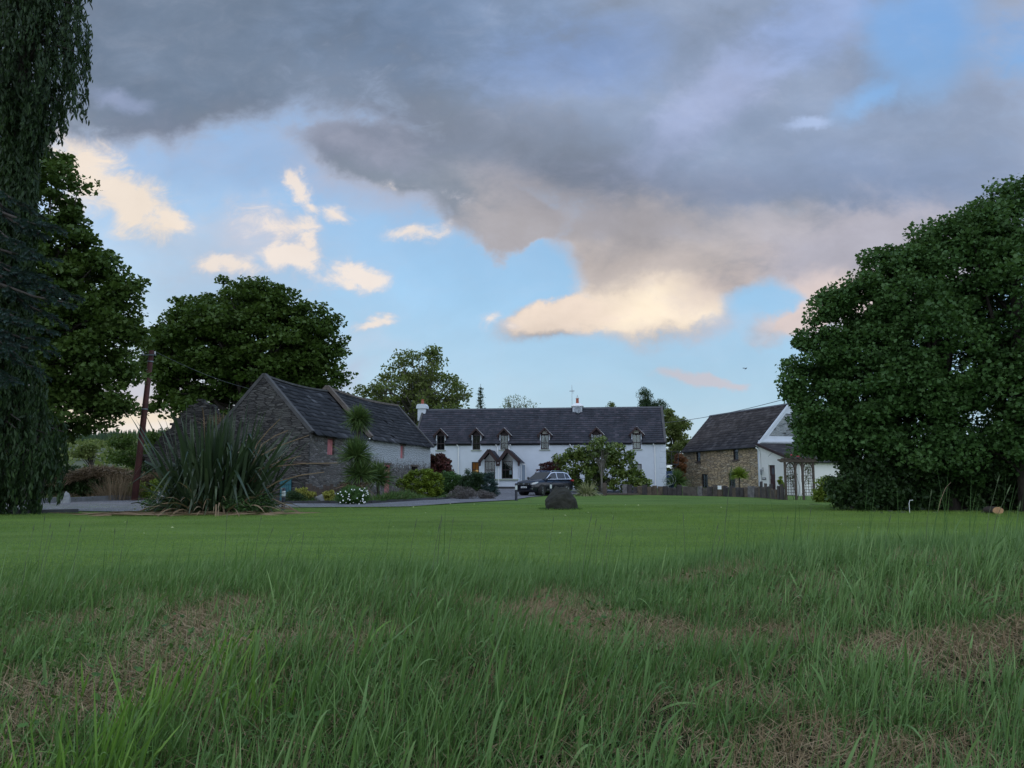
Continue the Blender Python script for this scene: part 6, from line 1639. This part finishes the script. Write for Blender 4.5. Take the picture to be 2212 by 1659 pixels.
bollard(1115, 41, .92, 'dark bollard light with pale lens on the lawn edge left of the car')
bollard(1190, 47, .95, 'dark bollard light in front of the car door, behind the boulder')
bollard(613, 27.5, .78, 'louvred bollard light beside the big flax clump', 'louvre')

# ================================================================ boulder
def rock(name, u, Y, w, h, d, label, m, seed, cat='rock', pts=None, jag=.16, sink=.08):
    import bmesh
    b_ = base_at(u, Y); bm = bmesh.new(); bmesh.ops.create_icosphere(bm, subdivisions=5, radius=1); rr = np.random.default_rng(seed)
    pl = rr.normal(size=(18, 3)); pl /= np.linalg.norm(pl, axis=1, keepdims=True); dd = rr.uniform(.62, .98, 18)
    from mathutils import noise
    for v in bm.verts:
        p = np.array(v.co)
        s = 1.0
        for n_, q in zip(pl, dd):
            k = p @ n_
            if k * s > q: s = min(s, q / k)
        p = p * s
        nn = noise.fractal(Vector(p * 2.2) + Vector((seed, 0, 0)), 1.0, 2.0, 5) * jag * .6
        p = p * (1 + nn)
        if pts: 
            x = p[0]; zt = np.interp(x, [q[0] for q in pts], [q[1] for q in pts]); p[2] = p[2] * zt if p[2] > 0 else p[2]
        v.co = (p[0] * w / 2, p[1] * d / 2, max(p[2], -.25) * h)
    me = bpy.data.meshes.new(name); bm.to_mesh(me); bm.free(); me.materials.append(m)
    o = bpy.data.objects.new(name, me); link(o); o.location = (b_[0], b_[1], b_[2] - sink * 0); return tag(o, label, cat)
rock('boulder', 1207, 28, 1.42, .80, 1.1, 'big dark mossy boulder standing alone on the lawn', M['rock'], 5, 'boulder', [(-1, .35), (-.7, .6), (-.4, .95), (-.15, 1.14), (.15, 1.08), (.5, 1.0), (.8, .9), (1, .8)], jag=.17)
bb = base_at(1209, 28)
tufts('rough_grass', bb[0], bb[1], .68, 900, (.04, .13), M['grass_green'], 2)
rock('pale_rock', 143, 35, .42, .55, .4, 'pale upright rock beside the drive under the conifer', M['rock_pale'], 7, 'rock')
rock('grey_rock', 352, 40, .9, .62, .6, 'rounded grey rock left of the flax clump', M['rock_pale'], 8, 'rock')
rock('round_stone', 705, 37.2, 1.15, .72, .6, 'large smooth grey stone between the two golden shrubs', M['rock_pale'], 9, 'rock', jag=.05)
# log round lying under the trees at the right
mb = MB(); n_ = 18; rr = random.Random(2)
lg = [(.19 * (1 + .06 * rr.uniform(-1, 1)) * math.cos(t), .11 + .12 * math.sin(t)) for t in np.linspace(0, 2 * math.pi, n_ + 1)[:-1]]
mb.prism(lg, -.05, .35); b_ = base_at(2150, 24)
lo = empty('cut_log', b_, R(6), 'pale orange cut log lying at the right lawn edge', 'log'); mb.build('log_bark', M['bark'], lo)
mb = MB(); mb.prism([(x * .93, .11 + (z - .11) * .93) for x, z in lg], -.056, -.051); mb.build('cut_face', mat('fresh_wood', (.42, .24, .12), .8, var=.2, vscale=8), lo)
# bent pipe and dry twig standing by the undergrowth
b_ = base_at(1962, 24.8); mb = MB(); mb.tube([(0, 0, -.05), (.0, 0, .30), (.03, 0, .40), (.13, 0, .41)], .009, 8)
o = mb.build('standpipe', M['white_trim'], None); o.location = b_; tag(o, 'thin pale bent standpipe before the dark undergrowth', 'pipe')
b_ = base_at(2020, 23.5); mb = MB(); mb.tube([(0, 0, -.03), (.15, 0, .45), (.32, 0, .8), (.5, 0, .98)], [.012, .010, .008, .004], 5)
o = mb.build('dead_twig', M['straw'], None); o.location = b_; tag(o, 'leaning bare pale twig at the right lawn edge', 'twig')
rg_ = np.random.default_rng(66); mb = MB(); pb = []
for i in range(46):
    u = rg_.uniform(1850, 2212); yv = rg_.uniform(24.4, 27); x = pxx(u, 1095, yv); s = rg_.uniform(.02, .07); z = gz(x, yv)
    mb.box(x - s, x + s, yv - s, yv + s, z - .02, z + s * .7)
tag(mb.build('rubble', M['kerb_dark'], None, bevel=.02), kind='stuff')
strip('bare_earth', [GP(1750, 1089), GP(1830, 1095), GP(1950, 1101), GP(2100, 1107), GP(2330, 1112)], [(pxx(1750, 1080, 34), 34), (pxx(1850, 1080, 31), 31), (pxx(1950, 1080, 30), 30), (pxx(2100, 1080, 30), 30), (pxx(2350, 1080, 30), 30)], M['soil'], .018, 60, 4, wob=.12)

# ================================================================ utility pole and wires
PY = 40.0; pb_ = base_at(291, PY); tp = P(327.5, 757, PY) - Vector(pb_)
pole = empty('utility_pole', pb_, 0, 'leaning reddish-brown wooden utility pole left of the barn', 'pole')
mb = MB(); mb.tube([(0, 0, -.3), tp * .5, tp], [.165, .15, .125], 12); mb.build('pole_shaft', M['pole'], pole, smooth=True)
q = tp * .965; mb = MB(); mb.bar(q + Vector((-.45, -.12, .02)), q + Vector((.30, -.12, .02)), .07, .07); mb.build('cross_arm', M['galv'], pole)
for k in (-.4, .25):
    mb = MB(); c = q + Vector((k, -.12, .06)); mb.lathe([(.03, 0), (.045, .04), (.03, .07), (.045, .10), (.02, .14)], 8, c); mb.build('insulator', M['white_trim'], pole)
for f in (.60, .92):
    mb = MB(); c = tp * f; mb.lathe([(.15, 0), (.165, .01), (.165, .05), (.15, .06)], 12, c); mb.build('band', M['galv'], pole)
def wire(a, b_, sag, label, r=.011):
    pts = [Vector(a).lerp(Vector(b_), t) - Vector((0, 0, 4 * sag * t * (1 - t))) for t in np.linspace(0, 1, 24)]
    mb = MB(); mb.tube(pts, r, 5); return tag(mb.build('overhead_wire', M['wire'], None), label, 'wire')
wire(P(1420, 914, 75), P(1900, 800, 40), .5, 'single overhead wire rising from the farmhouse to the right sycamore', .022)
wire(tuple(Vector(pb_) + q + Vector((-.4, -.12, .2))), P(-260, 760, 44), .3, 'overhead wire running left from the utility pole')
wire(tuple(Vector(pb_) + q + Vector((.25, -.12, .2))), P(600, 850, 60), .4, 'overhead wire running right from the utility pole to the barn')

# ================================================================ sleeper palisade, pergola, posts
sf = empty('sleeper_fence', (0, 0, 0), 0, 'low uneven fence of upright weathered sleepers along the far edge of the lawn', 'fence')
line = resample([GP(1345, 1068), GP(1440, 1070), GP(1560, 1072.5), GP(1640, 1075), GP(1692, 1080)], 47)
rr = random.Random(12); zf = []
sf.location = (line[0][0], line[0][1], 0); O_ = Vector(sf.location)
for i in range(46):
    p, q = Vector((*line[i], 0)), Vector((*line[i + 1], 0)); d = q - p; L_ = d.length; d.normalize(); nrm = Vector((-d.y, d.x, 0))
    h = rr.choice([.60, .66, .68, .72, .64, .57]) + rr.uniform(-.05, .05) + (rr.uniform(-.18, .3) if i > 30 else 0); z = gz(p.x, p.y)
    wdt = L_ * rr.uniform(.86, .97); lean = rr.uniform(-.03, .03); off = nrm * rr.uniform(-.05, .05)
    a = p + off - O_; mb = MB(); t_ = rr.uniform(.10, .15)
    vs = []
    for (zz, k) in ((-.08, 0), (h + rr.uniform(-.02, .02), 1)):
        for (f, g_) in ((0, 0), (1, 0), (1, 1), (0, 1)):
            v = a + d * wdt * f + nrm * t_ * g_ + d * lean * k; vs.append((v.x, v.y, z + zz + (rr.uniform(-.03, .03) if k else 0)))
    mb.add(vs, [(0, 3, 2, 1), (4, 5, 6, 7), (0, 1, 5, 4), (1, 2, 6, 5), (2, 3, 7, 6), (3, 0, 4, 7)])
    if 'sleeper_mats' not in globals():
        sleeper_mats = [mat('sleeper_wood_%s' % n_, c, .9, var=.5, vscale=3.5, bump=.7, bscale=18) for n_, c in (('dark', (.050, .043, .044)), ('mid', (.085, .070, .062)), ('brown', (.10, .075, .055)), ('grey', (.15, .14, .14)))]
    mb.build('sleeper', rr.choice(sleeper_mats[:3] + [sleeper_mats[0]] + ([sleeper_mats[3]] if rr.random() < .5 else [sleeper_mats[1]])), sf, bevel=.012)
wp_ = base_at(1306, 54); mb = MB(); mb.box(-.14, .14, -.1, .1, -.1, .88); o = mb.build('wooden_post', M['wood_grey'], None, bevel=.02); o.location = (wp_[0], wp_[1], gz(*wp_[:2])); tag(o, 'short thick wooden post under the wide shrub', 'post')
mb = MB(); mb.bar((.14, 0, .12), (2.4, .5, .1), .1, .1); o = mb.build('edging_log', M['wood_grey'], None); o.location = (wp_[0], wp_[1] - .2, gz(*wp_[:2])); tag(o, 'low timber edging running right from the short post', 'edging')

def pergola():
    Y = 42.5; x0, x1 = pxx(1693, 1060, Y), pxx(1762, 1060, Y); z = gz(x0, Y); H = pz(998, Y) - z
    root = empty('garden_arch', ((x0 + x1) / 2, Y, z), R(4), 'weathered timber pergola arch with two trellis sides at the fence end', 'pergola')
    w = (x1 - x0) / 2; m = M['wood_grey']; posts = [-w + .10, -w * .18 - .05, w * .24, w - .06]
    for x in posts: mb = MB(); mb.box(x - .055, x + .055, -.055, .055, -.1, H); mb.build('post', m, root, bevel=.008)
    for yo in (-.10, .06):
        mb = MB(); mb.prism([(-w - .28, H + .15), (-w - .28, H + .08), (-w - .08, H - .02), (w + .08, H - .02), (w + .28, H + .08), (w + .28, H + .15)], yo - .02, yo + .02); mb.build('beam', m, root)
    for i in range(7):
        x = -w + .05 + i * (2 * w - .1) / 6; mb = MB(); mb.box(x - .025, x + .025, -.32, .32, H + .152, H + .22); mb.build('rafter', m, root)
    for a, b_ in ((posts[0], posts[1]), (posts[2], posts[3])):
        mb = MB(); n = 4
        for i in range(1, n): x = a + (b_ - a) * i / n; mb.box(x - .012, x + .012, -.012, .0, .25, H - .28)
        k = 10
        for j in range(k + 1):
            zz = .25 + (H - .53) * j / k; mb.box(a + .055, b_ - .055, .001, .013, zz - .012, zz + .012)
        mb.build('trellis', m, root)
    for a, b_ in zip(posts, posts[1:]):
        for s, x, o_ in ((1, a, b_), (-1, b_, a)):
            mid = (a + b_) / 2; mb = MB(); r = abs(mid - x) - .05
            pts = [Vector((x + s * (.05 + r * (1 - math.cos(t))), 0, H - .42 + .38 * math.sin(t))) for t in np.linspace(0, 1.5, 6)]
            for p, q in zip(pts, pts[1:]): mb.bar(p, q, .035, .06)
            mb.build('brace', m, root)
    return (x0 + x1) / 2, Y, z, H
ax_, ay_, az_, aH = pergola()
cl = empty('climbing_rose', (ax_ + .5, ay_ + .16, az_), 0, 'straggly climbing rose over the pergola and its trellis', 'climber')
mb = MB(); rr = random.Random(8)
for i in range(9):
    x = rr.uniform(-.9, .4); pts = [Vector((x, 0, 0))]
    for j in range(7): pts.append(pts[-1] + Vector((rr.uniform(-.12, .12), rr.uniform(-.03, .03), (aH + .25) / 7)))
    mb.tube(pts, .011, 4, cap=False)
mb.tube([(-1.0, 0, aH + .25), (-1.4, 0, aH + .55), (-1.9, 0, aH + .5), (-2.1, 0, aH + .3)], .008, 4, cap=False)
mb.build('stem', M['bark'], cl)
rg_ = np.random.default_rng(6); C_ = ell_points([(-.8, 0, aH + .4, .5, .25, .22), (-.1, 0, aH + .45, .7, .3, .25), (.4, 0, aH + .2, .3, .2, .3), (-.9, -.05, 1.4, .25, .08, .7), (.0, -.05, 1.3, .25, .08, .7)], 70, rg_, .3); K = rg_.integers(0, 70, 1500)
V, F, rn = leaves(C_[K] + rg_.normal(size=(1500, 3)) * .08, .07, 'oval', .3, rg=rg_); mesh_np('foliage', V, F, M['leaf_syc2'], cl, rn)
for i in range(5):
    mb = MB(); c = Vector((rg_.uniform(-1.0, -.1), -.25, aH + rg_.uniform(.2, .5))); mb.lathe([(.02, -.03), (.06, 0), (.055, .04), (.02, .06)], 8, c); mb.build('rose_bloom', mat('rose_bloom', (.35, .05, .06), .7), cl)
# low end boards right of the pergola
mb = MB(); rr = random.Random(3); x0 = pxx(1768, 1070, 41.5)
eb = empty('end_boards', (x0, 41.5, gz(x0, 41.5)), 0, 'short brown boards fixed right of the pergola', 'fence')
for i in range(5):
    mb = MB(); mb.box(i * .17, i * .17 + .155, 0, .05, -.08, .62 + rr.uniform(-.05, .12)); mb.build('board', M['sleeper'], eb)
# gate, hose rings between house and cottage
x0, x1 = pxx(1440, 1050, 60), pxx(1462, 1050, 60); z = gz(x0, 60)
gt = empty('garden_gate', (x0, 60, z), 0, 'dark blue plank gate between farmhouse and cottage', 'gate')
for i in range(7): mb = MB(); w_ = (x1 - x0) / 7; mb.box(i * w_, (i + .92) * w_, 0, .04, .02, 1.55); mb.build('plank', M['blue_gate'], gt)
mb = MB(); mb.box(0, x1 - x0, .041, .08, .4, .5); mb.box(0, x1 - x0, .041, .08, 1.2, 1.3); mb.build('rail', M['blue_gate'], gt)
mb = MB(); c = P(1443, 1037, 58.5)
for (ox, oz, r) in ((0, 0, .40), (-.08, -.22, .24), (.2, .05, .4)):
    pts = [(ox + r * math.cos(t), .03 * math.sin(3 * t) + ox * .3, oz + r * math.sin(t)) for t in np.linspace(0, 6.283, 25)]; mb.tube(pts, .016, 6)
mb.tube([(0, 0, -.4), (.05, 0, -.75)], .02, 6)
o = mb.build('hose_rings', M['metal_grey'], None); o.location = (c.x, c.y, c.z); tag(o, 'loops of pale hose hanging before the blue gate', 'hose')
# plank fence and brazier before the barn
rr = random.Random(6); p0 = (pxx(660, 1060, 38.6), 38.6); p1 = (pxx(735, 1060, 39.4), 39.4)
pf = empty('plank_fence', (p0[0], p0[1], gz(*p0)), math.atan2(p1[1] - p0[1], p1[0] - p0[0]), 'low weathered plank fence in front of the barn corner', 'fence')
for i in range(10): mb = MB(); h = rr.uniform(.62, .95); mb.box(i * .175, i * .175 + .155, 0, .04, -.05, h); mb.build('plank', M['wood_grey'], pf)
b_ = base_at(745, 38.6); bz = empty('brazier', b_, 0, 'rusty fire basket on legs beside the cabbage palms', 'brazier')
mb = MB(); mb.lathe([(.16, .62), (.24, .70), (.28, .98), (.26, .98), (.22, .72), (.05, .66)], 14); mb.build('bowl', mat('rusty_iron', (.055, .026, .022), .85, var=.4), bz)
for k in range(3): mb = MB(); a = k * 2.09; mb.bar((.15 * math.cos(a), .15 * math.sin(a), .66), (.24 * math.cos(a), .24 * math.sin(a), -.02), .03); mb.build('leg', M['black'], bz)
# white utility box on the sleepers and small notice box
b_ = GP(1554, 1073); mb = MB(); mb.box(-.12, .12, -.09, -.0, .48, .70); mb.box(-.13, .13, -.10, .01, .70, .72); o = mb.build('utility_box', M['white_trim'], None, bevel=.01); o.location = (b_[0], b_[1] - .06, gz(*b_)); tag(o, 'small white box fixed to the sleepers below the cottage', 'box')
# a bird in the evening sky
c = P(1612, 796, 70); mb = MB()
mb.tube([(-.16, 0, 0), (-.08, 0, .01), (.05, 0, .015), (.13, 0, 0)], [.006, .04, .045, .012], 8)
for s in (-1, 1): mb.add([(.06, s * .03, .02), (-.05, s * .03, .02), (-.12, s * .28, .13), (-.02, s * .30, .14)], [(0, 1, 2, 3)]); mb.add([(.06, s * .03, .012), (-.05, s * .03, .012), (-.12, s * .28, .122), (-.02, s * .30, .132)], [(3, 2, 1, 0)])
mb.add([(-.14, 0, 0), (-.26, .05, 0), (-.26, -.05, 0)], [(0, 1, 2)])
o = mb.build('bird', M['black'], None); o.location = c; o.rotation_euler = (0, R(-35), R(30)); tag(o, 'tiny dark bird flying right of the farmhouse', 'bird')
# distant conifers on the hill crest
rg_ = np.random.default_rng(21); n = 1400; x = rg_.uniform(-420, -190, n); y = rg_.uniform(640, 690, n); z = np.array([hz(a, b_) for a, b_ in zip(x, y)]); hh = rg_.uniform(5, 11, n)
V = []; F = []
for i in range(n):
    w_ = hh[i] * .22; a0 = rg_.uniform(0, 6); k = len(V)
    for j in range(4): V.append((x[i] + w_ * math.cos(a0 + j * 1.57), y[i] + w_ * math.sin(a0 + j * 1.57), z[i] - 1))
    V.append((x[i], y[i], z[i] + hh[i])); F += [(k + j, k + (j + 1) % 4, k + 4) for j in range(4)]
tag(mesh_np('far_forest', np.array(V), np.array(F), M['leaf_dark'], None, rg_.random(len(F))), kind='stuff')
n = 5000; x = rg_.uniform(-300, -50, n); y = rg_.uniform(120, 600, n); row = np.abs(((x * .35 + y) % 75) - 37) < 5; row |= np.abs(((x * 1.2 - y * .3) % 90) - 45) < 4
x, y = x[row], y[row]; z = np.array([hz(a, b_) for a, b_ in zip(x, y)]); n = len(x); k6 = 14
C3 = np.repeat(np.stack([x, y, z + 1.0], 1), k6, 0) + rg_.normal(size=(n * k6, 3)) * [1.6, 1.6, 1.0]
V, F, rn = leaves(C3, 1.5, 'oval', .3, rg=rg_); tag(mesh_np('far_hedgerows', V, F, M['leaf_olive'], None, rn), kind='stuff')
